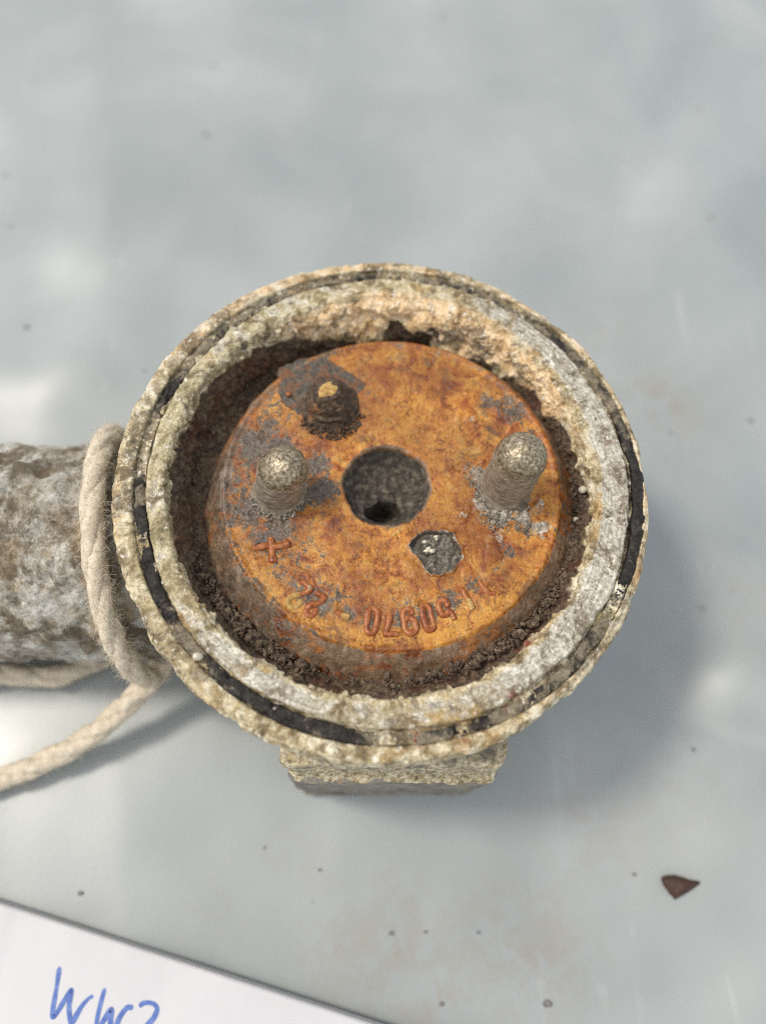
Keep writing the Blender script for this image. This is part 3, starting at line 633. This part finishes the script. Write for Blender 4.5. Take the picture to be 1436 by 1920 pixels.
    if True:
        m = kd == 3; nn = 0.30*fbm(P, 3.0, 5, 0.6, 71)+0.22*(0.5-cells(P, 1.3, 8))*sstep(-0.2, 0.5, fbm(P, 6, 3, .5, 77)); v = np.c_[x-DC[0], y-DC[1]]; v /= np.linalg.norm(v, axis=1)[:, None]
        ramp = np.clip((rad-DR)/0.6, 0, 1); P[m, :2] += (v*(nn*ramp)[:, None])[m]
    return raw_mesh('contact_disc', P, grid_faces(nu, nt, True), RUST, fuze, {'grey': grey, 'white': white, 'red': red, 'yellow': yel, 'side': side})
disc = build_disc()

def build_bore():
    """silted bore: a bowl of grey dirt with a deeper pit"""
    nu, nt = 90, 420
    th = np.linspace(0, 2*np.pi, nt, endpoint=False); u = np.linspace(1, 0.0, nu)
    PX = np.array([0.1, -3.1])
    X = HC[0]+(HR+0.12)*u[:, None]*np.cos(th); Y = HC[1]+(HR+0.12)*u[:, None]*np.sin(th)
    P = np.stack([X, Y, 0*X], -1).reshape(-1, 3); x, y = P[:, 0], P[:, 1]; uu = np.repeat(u, nt)
    z = ZD-0.7-3.6*(1-uu**2.2)+0.25*fbm(P, 2.2, 4, 0.55)+0.22*(0.5-cells(P, 0.9, 2))
    d = np.hypot((x-PX[0])/2.9, (y-PX[1])/2.2)+0.22*fbm(P, 1.6, 3, 0.5, 9)
    z -= 4.0*(1-sstep(0.55, 0.95, d))
    d2 = np.hypot((x-0.0)/2.1, (y+0.9)/1.6)+0.15*fbm(P, 1.4, 3, 0.5, 19); z += 0.35*(1-sstep(0.85, 0.95, d2))
    lump = np.hypot(x-0.6, y+3.6); z += 1.3*np.exp(-(lump/0.7)**2)
    P[:, 2] = z
    return raw_mesh('silted_bore', P, grid_faces(nu, nt, True), SILT, disc)
build_bore()

def lump_cloud(name, centers, radii, mat, parent, shape=ICO1, rough=0.42, squash=0.7):
    Vs, Fs, n = [], [], 0
    V0, F0 = shape
    for c, r in zip(centers, radii):
        q = random.random()*6.283; w = Matrix.Rotation(q, 3, (random.random()-.5, random.random()-.5, random.random()-.4)); A = np.array(w)
        V = (V0*(1+rough*(rng.random((len(V0), 1))-0.5)*2))*np.array([1, random.uniform(.65, 1), squash])*r
        Vs.append(V@A.T+np.asarray(c)); Fs.append(F0+n); n += len(V0)
    o = raw_mesh(name, np.vstack(Vs), np.vstack(Fs), mat, parent, None, shape is ICO2); o['kind'] = 'stuff'
    return o

# ---- plug of grains in the ragged pocket
def build_plug():
    g = np.linspace(-5.2, 5.2, 70); X, Y = np.meshgrid(6.7+g, -9.6+g); x, y = X.ravel(), Y.ravel()
    P = np.c_[x, y, 0*x]; d = poly_dist(x, y, PLUG)
    z = ZD-0.25+0.7*(0.5-cells(P, 1.0, 3))+0.5*(0.5-cells(P, 0.55, 6))+0.3*fbm(P, 2, 3)-0.9*np.exp(-(((x-7.3)/0.7)**2+((y+11.0)/0.45)**2))-0.6*np.exp(-(((x-5.5)/1.1)**2+((y+9.4)/1.0)**2))
    P[:, 2] = z; F = grid_faces(70, 70, False); keep = (d[F] < 0.45).all(1)
    F = F[keep]; used, inv = np.unique(F, return_inverse=True)
    o = raw_mesh('grain_plug', P[used], inv.reshape(-1, 4), PLUGM, disc)
    cs = [(5.8, -9.55, ZD+0.05), (6.5, -9.6, ZD+0.15), (6.1, -9.2, ZD+0.1), (5.5, -8.3, ZD+0.1), (7.0, -7.6, ZD+0.1), (7.1, -7.9, ZD)]
    for c, r in zip(cs, (.38, .42, .28, .26, .28, .2)):
        V, F = ICO2; V = V*(1+0.6*(fbm(V*3+np.array(c), 1.5, 3)[:, None]))*np.array([1.1, .8, .7])*r+np.array(c)
        raw_mesh('white_grain', V, F, BEAD, o)
    return o
build_plug()

# ---- pins
def build_pin(x, y, h, r, lean, turn):
    prof = [(0.0, r+0.55), (0.5, r+0.25), (1.2, r+0.05), (2.2, r), (h-0.6, r*0.985), (h-0.1, r*0.97), (h+0.35, r*0.93)]
    for a in np.linspace(12, 90, 12): prof.append((h+r*0.88*math.sin(R(a))**1.05, max(r*0.95*math.cos(R(a)), 0.02)))
    pr = spline([(b, a) for a, b in prof], 120); nt = 150; th = np.linspace(0, 2*np.pi, nt, endpoint=False)
    P = np.stack([pr[:, 0][:, None]*np.cos(th), pr[:, 0][:, None]*np.sin(th), pr[:, 1][:, None]+0*th], -1).reshape(-1, 3)
    off = np.array([x*3, y, 0]); n = 0.07*fbm(P+off, 2.5, 3)+0.045*fbm(P+off, .6, 3, .6, 4)+0.25*np.exp(-P[:, 2]/0.7)*fbm(P+off, 1.4, 3, .5, 8)
    rad = np.hypot(P[:, 0], P[:, 1])+1e-6
    top = sstep(h-0.2, h+0.6, P[:, 2])
    Q = P.copy(); Q[:, :2] += P[:, :2]/rad[:, None]*(n*(1-0.6*top))[:, None]; Q[:, 2] += n*top
    Q[:, 0] += lean[0]*Q[:, 2]/h; Q[:, 1] += lean[1]*Q[:, 2]/h
    Q += np.array([x, y, ZD-0.1])
    dome = sstep(h-0.5, h+0.3, P[:, 2]+0.25*fbm(P+off, 1.5, 3, .5, 3))
    p = raw_mesh('contact_pin', Q, grid_faces(120, nt, True), PIN, disc, {'dome': dome})
    return p
pin1 = build_pin(-13.73, -1.12, 6.6, 3.25, (0.95, 0.0), 0)
pin2 = build_pin(16.5, -0.3, 9.3, 3.3, (0.45, 0.1), 1)
# crumbling collars
def collar(x, y, n, r0, r1, a0, a1, mat, s0=.09, s1=.30):
    cs, rs = [], []
    for k in range(n):
        a = R(random.uniform(a0, a1)); q = random.uniform(r0, r1); r = random.uniform(s0, s1)*(1.15-0.5*(q-r0)/(r1-r0))
        cs.append((x+q*math.cos(a), y+q*math.sin(a), ZD+0.12+r*0.3)); rs.append(r)
    return cs, rs
c1 = collar(-13.6, -1.1, 190, 3.2, 4.3, 190, 350, GRIT)
lump_cloud('collar_crust', *c1, GRIT, pin1)
c2 = collar(16.5, -0.4, 300, 3.1, 4.6, 150, 320, GRIT); c3 = collar(15.5, -4.2, 220, 0.0, 3.0, 180, 360, GRIT, .08, .24); c4 = collar(20.2, -6.0, 60, 0, 1.8, 0, 360, GRIT, .1, .26); c5 = collar(12.4, 1.8, 70, 0, 1.6, 0, 360, GRIT, .09, .28)
lump_cloud('collar_crust', c2[0]+c3[0]+c4[0]+c5[0], c2[1]+c3[1]+c4[1]+c5[1], GRIT, pin2)

# ---- scaled stud with its torn flake
FL = np.array([(-14.98, 13.75), (-14.86, 16.6), (-13.72, 18.72), (-11.42, 19.75), (-8.23, 19.65), (-5.84, 18.23), (-2.35, 15.41), (-3.15, 13.18), (-3.93, 10.23), (-5.91, 8.52), (-7.62, 7.73), (-9.66, 8.91), (-11.15, 9.49), (-13.37, 11.29)])
def build_stud():
    ol = spline(FL, 160, closed=True); ol += 0.55*np.c_[fbm(np.c_[ol, 0*ol[:, 0]], 2.2, 4, .6), fbm(np.c_[ol, 0*ol[:, 0]], 2.2, 4, .6, 9)]
    cen = ol.mean(0); rows = []
    for u, dz in ((1.0, -0.25), (1.0, 0.0), (0.95, 0.12)): rows.append(np.c_[cen+(ol-cen)*u, np.full(160, ZD+dz)])
    for u in np.linspace(0.93, 0.02, 40): rows.append(np.c_[cen+(ol-cen)*u, np.full(160, ZD+0.20+0.5*(1-u)**2)])
    P = np.vstack(rows); k = np.repeat(np.arange(len(rows)), 160) > 1
    P[:, 2] += np.where(k, 0.16*fbm(P, 3, 4, .55)+0.08*fbm(P, .8, 3, .6, 3), 0)
    fl = raw_mesh('torn_flake', P, grid_faces(len(rows), 160, True), FLAKE, disc)
    h = 5.4; prof = [(0, 4.2), (0.5, 3.7), (1.0, 3.35), (1.6, 3.2), (2.1, 2.75), (3.2, 2.55), (3.7, 2.2), (4.6, 1.95), (5.2, 1.7), (5.4, 1.3), (5.45, 0.6), (5.45, 0.02)]
    pr = spline([(b, a) for a, b in prof], 110); nt = 150; th = np.linspace(0, 2*np.pi, nt, endpoint=False)
    P = np.stack([pr[:, 0][:, None]*np.cos(th), pr[:, 0][:, None]*np.sin(th), pr[:, 1][:, None]+0*th], -1).reshape(-1, 3)
    n = 0.55*fbm(P, 2.6, 4, .55, 5)+0.25*(0.5-cells(P, 1.0, 7)); rad = np.hypot(P[:, 0], P[:, 1])+1e-6; top = sstep(4.6, 5.3, P[:, 2])
    P[:, :2] += P[:, :2]/rad[:, None]*(n*(1-0.8*top))[:, None]; P[:, 2] += 0.3*n*top
    P[:, 2] *= 0.78; P += np.array([-7.5, 12.0, ZD+0.1])
    st = raw_mesh('scaled_stud', P, grid_faces(110, nt, True), STUD, disc)
    # ochre scale on the stud's end
    rows = []; a = np.linspace(0, 2*np.pi, 60, endpoint=False); wob = 1+0.32*fbm(np.c_[2*np.cos(a), 2*np.sin(a), 0*a], 1.3, 3)
    for u, dz in ((1.0, -0.4), (1.0, 0.05), (0.9, 0.16), (0.6, 0.22), (0.3, 0.24), (0.02, 0.22)): rows.append(np.c_[1.42*u*wob*np.cos(a), 1.36*u*wob*np.sin(a), np.full(60, dz)])
    P = np.vstack(rows); P[:, 2] += 0.1*fbm(P, 1.0, 3); P += np.array([-7.4, 12.0, ZD+4.3])
    raw_mesh('ochre_cap', P, grid_faces(len(rows), 60, True), OCHRE, st)
    cs, rs = collar(-7.2, 11.2, 220, 3.0, 4.8, 200, 350, STUD, .1, .4)
    lump_cloud('stud_crumbs', cs, rs, STUD, st)
    V, F = ICO2; raw_mesh('glassy_blister', V*np.array([.45, .38, .3])+np.array([-13.2, 13.4, ZD+0.5]), F, LETTER, fl)
build_stud()

# ---- raised characters, read from the far side: (..)1 50970-22, and a cross
GLY = {
 'two_a': ([(-10.37, -13.97), (-9.93, -14.06), (-9.56, -14.43), (-9.19, -14.8), (-9.71, -15.27), (-10.5, -15.55)], 0, LETTER),
 'two_a_low': ([(-10.5, -15.55), (-11.29, -15.79), (-11.88, -16.44), (-11.67, -17.13), (-10.96, -17.26), (-10.45, -16.8), (-10.38, -16.25)], 0, OCHRE),
 'two_b': ([(-8.41, -15.26), (-7.82, -15.62), (-7.31, -15.9), (-7.8, -16.5), (-8.41, -16.78), (-9.02, -16.97), (-9.49, -17.38), (-9.61, -17.79), (-9.42, -18.2), (-9.02, -18.33), (-8.54, -18.06), (-8.26, -17.42)], 0, LETTER),
 'dash': ([(-6.03, -17.76), (-5.6, -17.95), (-5.19, -18.12)], 0, LETTER),
 'dash_end': ([(-5.19, -18.12), (-4.7, -18.3), (-4.21, -18.52)], 0, OCHRE),
 'zero_a': ([(-1.78, -17.64), (-1.38, -17.31), (-0.85, -17.49), (-0.63, -17.99), (-0.71, -19.08), (-1.02, -20.25), (-1.5, -20.47), (-1.94, -20.16), (-1.99, -19.09), (-1.87, -18.18)], 1, LETTER),
 'seven': ([(1.03, -18.04), (0.75, -19.15), (0.40, -20.45), (0.5, -20.58), (1.15, -20.59), (1.93, -20.59)], 0, LETTER),
 'nine': ([(3.76, -18.09), (3.61, -17.49), (3.0, -17.36), (2.59, -17.89), (2.71, -18.99), (2.86, -20.02), (3.43, -20.49), (4.11, -20.08), (4.09, -19.12), (3.59, -18.5), (2.85, -18.65)], 0, LETTER),
 'zero_b': ([(4.97, -17.17), (5.39, -16.82), (5.9, -17.09), (6.17, -18.28), (6.44, -19.52), (6.2, -19.96), (5.66, -20.0), (5.34, -19.25), (5.12, -18.15)], 1, LETTER),
 'five': ([(8.32, -16.98), (8.07, -16.37), (7.59, -16.17), (7.11, -16.52), (7.18, -17.29), (7.47, -17.99), (8.02, -18.05), (8.37, -17.63), (8.77, -17.91), (9.08, -18.67)], 0, LETTER),
 'one': ([(9.7, -14.76), (10.25, -14.84), (10.5, -15.4), (10.82, -16.0)], 0, LETTER),
 'one_end': ([(10.82, -16.0), (11.1, -16.6), (11.45, -17.26)], 0, OCHRE),
 'tee': ([(12.45, -13.63), (12.96, -14.48), (13.48, -15.12), (14.37, -15.28)], 0, LETTER),
 'tee_bar': ([(12.31, -15.16), (13.15, -14.91)], 0, LETTER),
 'cross_v': ([(-14.57, -7.92), (-14.38, -9.23), (-14.08, -11.33)], 0, LETTER),
 'cross_h': ([(-16.67, -9.37), (-14.7, -9.03), (-13.78, -9.14), (-12.11, -8.75)], 0, LETTER),
}
for key, (pts, closed, mt) in GLY.items():
    C = spline(pts, 12+5*len(pts), bool(closed)); C = np.c_[C, np.full(len(C), ZD-0.02)]
    C[:, 2] += 0.07*fbm(C, 1.3, 3)
    r = (0.42 if not key.startswith('cross') else 0.50)*(1+0.16*fbm(C, 0.9, 3, .5, 4))
    clean_tube('raised_mark' if key.startswith(('cross', 'dash')) else 'raised_character', C, r, mt, disc, 10, bool(closed))

# ---- crumbs lying in the well, and pale beads
def well_crumbs():
    cs, rs = [], []
    for k in range(3200):
        a = R(random.choice([random.gauss(235, 10), random.gauss(303, 14), random.gauss(335, 16), random.gauss(8, 18), random.gauss(45, 15), random.uniform(0, 360), random.gauss(222, 12)]))
        q = random.uniform(25.4, 27.3); r = 0.07+0.14*random.random()+0.5*random.random()**7
        t = np.array([a]); lvl = ang_interp(t, [(0, 32.5), (45, 32.8), (75, 31.5), (90, 31), (105, 32), (135, 32.6), (180, 33.2), (215, 33.6), (240, 34.2), (270, 34.4), (300, 34.8), (330, 33.8)])[0]
        up = ang_interp(t, [(0, 2.2), (45, 2.4), (90, 1.5), (135, 1.0), (180, 0.6), (225, 1.6), (270, 2.2), (310, 2.4)])[0]
        z = lvl+up*float(sstep(24.8, 27.4, np.array([q]))[0])+random.uniform(0.1, 0.8)
        cs.append((q*math.cos(a), q*math.sin(a), z)); rs.append(r)
    for k in range(700):
        a = R(random.choice([random.gauss(305, 13), random.gauss(300, 18), random.gauss(292, 6), random.gauss(350, 10), random.gauss(235, 10)])); q = random.uniform(25.8, 28.0); r = random.uniform(0.12, 0.3)+0.45*random.random()**4
        cs.append((q*math.cos(a), q*math.sin(a)*(1.034 if math.sin(a) < 0 else 1), 34.2+1.0*random.random()+0.5*(q-25.6))); rs.append(r)
    lump_cloud('well_crumbs', cs, rs, DIRT, fuze, ICO1, 0.4, .75)
well_crumbs()
for (x, y, z, r) in ((23.6, 17.2, 34.2, .55), (26.4, 15.6, 35.6, .75), (26.3, 13.0, 35.6, .62), (27.2, -0.4, 36.8, .62), (25.6, -5.6, 33.8, .9), (25.5, -8.0, 34.2, .55), (26.3, -4.2, 35.3, .45), (-21.9, -24.2, 40.2, .62), (24.6, 11.8, 34.0, .4)):
    V, F = ICO3; V = V*(1+0.12*fbm(V*2+np.array([x, y, z]), 1.2, 3)[:, None])*np.array([1, .85, .9])*r+np.array([x, y, z])
    raw_mesh('pale_bead', V, F, BEAD, flange)

# ---- side tube
def build_tube():
    yc, zc, rt = -3.5, 17.2, 16.4
    nx, nt = 260, 420
    xs = np.linspace(-28.2, -96, nx); th = np.linspace(0, 2*np.pi, nt, endpoint=False)
    rr = rt-0.5*np.clip((-xs-55)/40, 0, 1)
    P = np.stack([xs[:, None]+0*th, yc+rr[:, None]*np.cos(th), zc+rr[:, None]*np.sin(th)], -1).reshape(-1, 3)
    n = 0.85*fbm(P, 9, 4, .55)+0.55*fbm(P, 3, 3, .55, 6)+0.3*(0.5-cells(P, 3.0, 2))+0.12*fbm(P, .9, 2, .5, 4)
    c = P.copy(); c[:, 1] = yc; c[:, 2] = zc; N = (P-c)/rt; low = sstep(6, 1, P[:, 2]); n = n*(1-low)-0.1*low
    Q = P+N*n[:, None]
    cap = np.array([[-96, yc, zc]]); V = np.vstack([Q, cap]); F = grid_faces(nx, nt, True).tolist()
    red = np.r_[blobs(np.c_[P[:, 0], P[:, 1]], [(-56, -17.5, 4, .6)])*(P[:, 2] < 24), 0]
    me = raw_mesh('side_tube', V, np.array(F), TUBE, fuze, {'red': red})
    th2 = np.arange(nt); e = Q[(nx-1)*nt:]
    raw_mesh('tube_end', np.vstack([e*np.array([1, 1, 1]), [[-96.4, yc, zc]]]), np.stack([th2, (th2+1) % nt, np.full(nt, nt)], 1), TUBE, me, {'red': np.zeros(nt+1)})
build_tube()

# ---- lug at the front
def build_lug():
    nx, nz, ny = 150, 60, 60
    x0, x1 = -12.0, 15.2
    # a loop profile in (y, z): back top -> front top -> ledge -> front bottom
    prof = [(-29.2, 33.8), (-33, 33.9), (-35.6, 33.8), (-36.2, 33.0), (-36.3, 31.0), (-36.3, 28.5), (-36.45, 27.2), (-37.3, 26.6), (-37.55, 26.0), (-37.6, 22), (-37.7, 12), (-37.7, 1.0), (-37.4, 0.3), (-29.2, 0.3)]
    pr = spline(prof, 220)
    us = np.r_[0.0, np.linspace(0, 1, nx), 1.0]; rows = []
    for i, u in enumerate(us):
        x = x0+(x1-x0)*u; e = min(u, 1-u)*(x1-x0); p = pr.copy()
        if e < 1.2: p[:, 0] += 1.0*(1-e/1.2)**2*(p[:, 0] < -30)
        if i in (0, len(us)-1): p = p*0+np.array([-31, 15.0]); 
        rows.append(np.c_[np.full(len(p), x+0.0018*(i % 2)), p])
    P = np.vstack(rows); n = 0.22*fbm(P, 4, 4, .55)+0.12*fbm(P, 1.1, 3, .5, 4); crust = sstep(26.0, 26.8, P[:, 2]+0.7*fbm(P, 3, 3, .5, 8))*(1-0.45*sstep(27.4, 29, P[:, 2]))
    P[:, 1] -= np.where(P[:, 1] < -33, n*(1+0.5*crust), 0); P[:, 2] += np.where(P[:, 2] > 24, 0.7*n, 0)
    P[:, 0] += 0.5*fbm(P, 4, 3, .5, 12)*np.where((np.abs(P[:, 0]-x0) < 1.5) | (np.abs(P[:, 0]-x1) < 1.5), 1, 0)
    raw_mesh('mounting_lug', P, grid_faces(len(us), len(pr), False), LUG, fuze, {'crust': crust})
build_lug()

# ------------------------------------------------------------------ cord
cord = empty('cord', 'cream cotton cord looped round the corroded side tube, ends trailing on tarpaulin', 'cord', (-0.041, -0.0035, 0.0))
OFF = np.array([-41.0, -3.5, 0.0])
def build_run(C, r, turns_per_mm, phase, fuzz):
    """a laid cord along the polyline C: three twisted plies"""
    C = np.asarray(C); L = np.r_[0, np.cumsum(np.linalg.norm(np.diff(C, axis=0), axis=1))]
    T, N, B = frames(C); plies = []
    for k in range(3):
        a = phase+2*np.pi*k/3+2*np.pi*turns_per_mm*L
        c = C+0.34*r*(np.cos(a)[:, None]*N+np.sin(a)[:, None]*B)
        rad = 0.70*r*(1+0.07*fbm(c+k*9, 2.5, 3))
        V, F = tube_mesh(c, rad, 20); 
        nrm = V-np.vstack([np.repeat(c, 20, 0), c[:1], c[-1:]]); nl = np.linalg.norm(nrm, axis=1)[:, None]+1e-6
        V = V+nrm/nl*(0.10*r*fbm(V+k*5, 0.9, 3))[:, None]
        fs = [tuple(dict.fromkeys(f)) for f in F.tolist()]
        me = bpy.data.meshes.new('ply'); me.from_pydata(((V-OFF)*MM).tolist(), [], fs); me.update(); me.polygons.foreach_set('use_smooth', np.full(len(fs), True)); me.materials.append(ROPE)
        link(bpy.data.objects.new('ply', me), cord); plies.append(c)
    # loose fibres: thin three-sided hairs in one part
    Vs, Fs, n = [], [], 0
    for k in range(int(L[-1]*fuzz)):
        i = random.randrange(2, len(C)-2); a = random.uniform(0, 6.283)
        d = math.cos(a)*N[i]+math.sin(a)*B[i]; tang = T[i]*random.choice((-1, 1))
        p = C[i]+d*r*0.85; v = d*random.uniform(.15, .8)+tang*random.uniform(.3, 1.0)+rng.normal(size=3)*0.25; pts = [p]
        ln = random.uniform(.5, 2.0)/6
        for q in range(6):
            v = v+rng.normal(size=3)*0.32-d*0.05; v /= np.linalg.norm(v); pts.append(pts[-1]+v*ln)
        pts = np.array(pts)
        if pts[:, 2].min() < 0.1: continue
        Vh, Fh = tube_mesh(pts, np.linspace(.028, .012, 7), 3); Vh = Vh[:-2]; Fh = grid_faces(7, 3, True); Vs.append(Vh); Fs.append(Fh+n); n += len(Vh)
    if Vs:
        o = raw_mesh('loose_fibres', np.vstack(Vs)-OFF, np.vstack(Fs), FIBRE, cord); o['kind'] = 'stuff'
YT, ZT, RT = -3.5, 17.2, 16.6
RC = 1.58
a = np.radians(np.linspace(235, -75, 190))       # from the back over the top to the front and under
xl = np.interp(np.degrees(a), [-95, -20, 0, 30, 60, 90, 120, 150, 180], [-42.5, -41.9, -41.5, -40.8, -39.8, -38.6, -37.3, -36.0, -34.4])
rl = np.interp(np.degrees(a), [-95, -60, -20, 0, 180, 205, 235], [RT-0.8, RT+0.6, RT+1.5, RT+1.5, RT+2.2, RT+2.0, RT+0.6])+0.1
loop = np.c_[xl, YT+rl*np.cos(a), ZT+rl*np.sin(a)]; loop[:, 2] = np.maximum(loop[:, 2], RC+0.1)
build_run(loop, RC, 0.05, 0.4, 55)
tail = spline([(-29.5, -12.5, 14.5), (-32.8, -18.8, 12.0), (-38.0, -24.3, 8.5), (-46.5, -30.6, 4.6), (-58.9, -36.0, 2.3), (-72, -39.5, 2.2), (-84, -42, 2.2)], 220)
build_run(tail, 1.75, 0.055, 1.2, 14)
under = spline([(-45, -16.5, 2.2), (-53, -19.8, 2.2), (-62, -19.6, 2.2), (-74, -21, 2.2), (-86, -20, 2.2)], 140)
build_run(under, 1.75, 0.055, 2.2, 6)

# ------------------------------------------------------------------ card box with handwriting
def build_box():
    ang = math.atan2(-68.11+52.9, -0.32+54.2)
    ex = np.array([math.cos(ang), math.sin(ang)]); ey = np.array([-ex[1], ex[0]])
    CXY = np.array([-2.86, -42.8]); base = CXY+(np.array([-26.74, -60.65])-CXY)*1.028
    box = empty('card_box', 'flat white card box with blue handwritten letters, lying on the tarpaulin', 'box', (base[0]*MM, base[1]*MM, 0))
    W0, W1, D, H, r = -70, 80, 70, 2.6, 0.5
    # section across the edge, swept along it
    sec = [(-D, 0.1), (-D, H-r)]+[(-D+r-r*math.cos(q), H-r+r*math.sin(q)) for q in np.linspace(0.3, 1.57, 5)]
    sec += [(v, H) for v in np.linspace(-D+3, -2.0, 40)]+[(-r+r*math.sin(q), H-r+r*math.cos(q)) for q in np.linspace(0, 1.57, 7)]+[(0, H-r-0.5), (0.0, 0.9), (0.0, 0.1)]
    sec = np.array(sec); xs = np.linspace(W0, W1, 160)
    P = np.stack([np.c_[np.full(len(sec), x), sec] for x in xs]).reshape(-1, 3)
    P[:, 2] += np.where(P[:, 2] > 1, 0.10*fbm(P, 18, 3)+0.03*fbm(P, 3, 2, .5, 5), 0)
    # folded-over flap: a very small step near the left end
    P[:, 2] += np.where(P[:, 2] > 2, 0.18*(1-sstep(-27.2, -26.9, P[:, 0]+0.12*P[:, 1])), 0)
    Wd = np.c_[P[:, 0:1]*ex+P[:, 1:2]*ey, P[:, 2]]
    o = raw_mesh('box_body', Wd, grid_faces(len(xs), len(sec), False)[:, ::-1], CARD, box)
    e0 = Wd[:len(sec)]; e1 = Wd[-len(sec):]; me = bpy.data.meshes.new('box_side'); 
    for e, nm in ((e0, 'box_side'), (e1, 'box_side')):
        me = bpy.data.meshes.new(nm); me.from_pydata((e*MM).tolist(), [], [tuple(range(len(e)))]); me.materials.append(CARD); link(bpy.data.objects.new(nm, me), o)
    strokes = [
        [(-44.36, -60.99), (-44.35, -63.24), (-44.41, -66.68), (-43.88, -66.59), (-43.01, -65.02), (-42.27, -63.87), (-42.29, -65.73), (-41.87, -67.39), (-41.5, -67.57), (-40.73, -66.0), (-39.77, -64.86), (-39.16, -64.55)],
        [(-37.69, -63.63), (-38.02, -65.4), (-38.26, -67.67), (-37.94, -68.54), (-37.37, -67.5), (-36.49, -66.2), (-36.38, -67.68), (-36.16, -68.72), (-35.72, -68.55), (-35.2, -67.08), (-34.32, -65.95), (-33.5, -66.04)],
        [(-32.71, -65.82), (-32.04, -65.4), (-30.91, -65.48), (-30.23, -66.06), (-30.52, -67.11), (-31.51, -68.23), (-32.5, -69.26), (-33.01, -70.03), (-29.81, -69.88)]]
    for st in strokes:
        st = (CXY+(np.array(st)-CXY)*1.028).tolist()
        C = spline(st, 16*len(st)); w = 0.34*(1+0.2*fbm(np.c_[C, 0*C[:, 0]], 2, 2)); w[:6] *= np.linspace(.4, 1, 6); w[-6:] *= np.linspace(1, .3, 6)
        T = np.gradient(C, axis=0); T /= np.linalg.norm(T, axis=1)[:, None]; N = np.c_[-T[:, 1], T[:, 0]]
        loc = lambda q: np.c_[(q-base)@np.stack([ex, ey], 1)]
        def zs(q):
            l = loc(q); p = np.c_[l, np.full(len(l), H)]; return H+0.10*fbm(p, 18, 3)+0.03*fbm(p, 3, 2, .5, 5)+0.18*(1-sstep(-27.2, -26.9, l[:, 0]+0.12*l[:, 1]))+0.035
        A, Bq = C+N*w[:, None], C-N*w[:, None]
        V = np.stack([np.c_[A-base, zs(A)], np.c_[Bq-base, zs(Bq)]], 1).reshape(-1, 3); i = np.arange(len(C)-1)*2
        raw_mesh('ink_stroke', V, np.stack([i, i+1, i+3, i+2], 1)[:, ::-1], INK, o)
    return box
build_box()

# ------------------------------------------------------------------ chip and specks of dirt
def tarp_z(x, y):
    me = tarp.data
    co = np.empty(len(me.vertices)*3, np.float32); me.vertices.foreach_get('co', co); co = co.reshape(-1, 3)/MM
    return float(co[np.argmin((co[:, 0]-x)**2+(co[:, 1]-y)**2), 2])

def build_chip():
    ol = np.array([(44.06, -50.39), (45.91, -49.65), (49.35, -50.55), (49.5, -51.14), (46.1, -52.89), (45.46, -52.74)]); c = ol.mean(0); z = tarp_z(*c)
    ch = spline(ol, 48, True); rows = []
    for u, dz in ((0.9, 0.0), (1.0, 0.25), (0.98, 0.8), (0.85, 1.25), (0.5, 1.6), (0.2, 1.7), (0.02, 1.72)): rows.append(np.c_[(ch-c)*u, np.full(48, dz)])
    P = np.vstack(rows); P += 0.18*fbm(P, 1.5, 3)[:, None]*(P[:, 2:3] > .1); P[:, 2] += 0.25*P[:, 0]*(P[:, 2] > .5)*0.3
    o = raw_mesh('rust_chip', P, grid_faces(len(rows), 48, True), CHIP)
    o.location = (c[0]*MM, c[1]*MM, z*MM); o['label'] = 'dark brown triangular rust chip lying on the tarpaulin'; o['category'] = 'chip'
build_chip()
for (x, y, r) in ((-71.4, 51.5, .8), (-39.6, 105.2, .85), (74.9, 32.5, .85), (-44.9, -52.2, .6), (-8.6, -49.1, .45), (-17.4, -45.9, .4), (25.7, -67.2, .9), (40.6, -49.7, .5), (2.6, -57.9, .6), (10, -67.1, .6), (7.8, -57.7, .45), (15.9, -57.8, .45), (-46.5, 41.5, .5), (-88, 86, .5), (52.5, -31, .5)):
    V, F = ICO2; P = V*(1+0.35*fbm(V*2+x, 1.3, 3)[:, None])*np.array([1, .75, .25])*r*0.7; P[:, 2] -= P[:, 2].min()
    o = raw_mesh('dirt_speck', P, F, SPECK); o.location = (x*MM, y*MM, (tarp_z(x, y)-0.03)*MM)
    o['label'] = 'tiny dark speck of dirt on the grey tarpaulin'; o['category'] = 'speck'; o['group'] = 'dirt specks scattered on the tarpaulin'
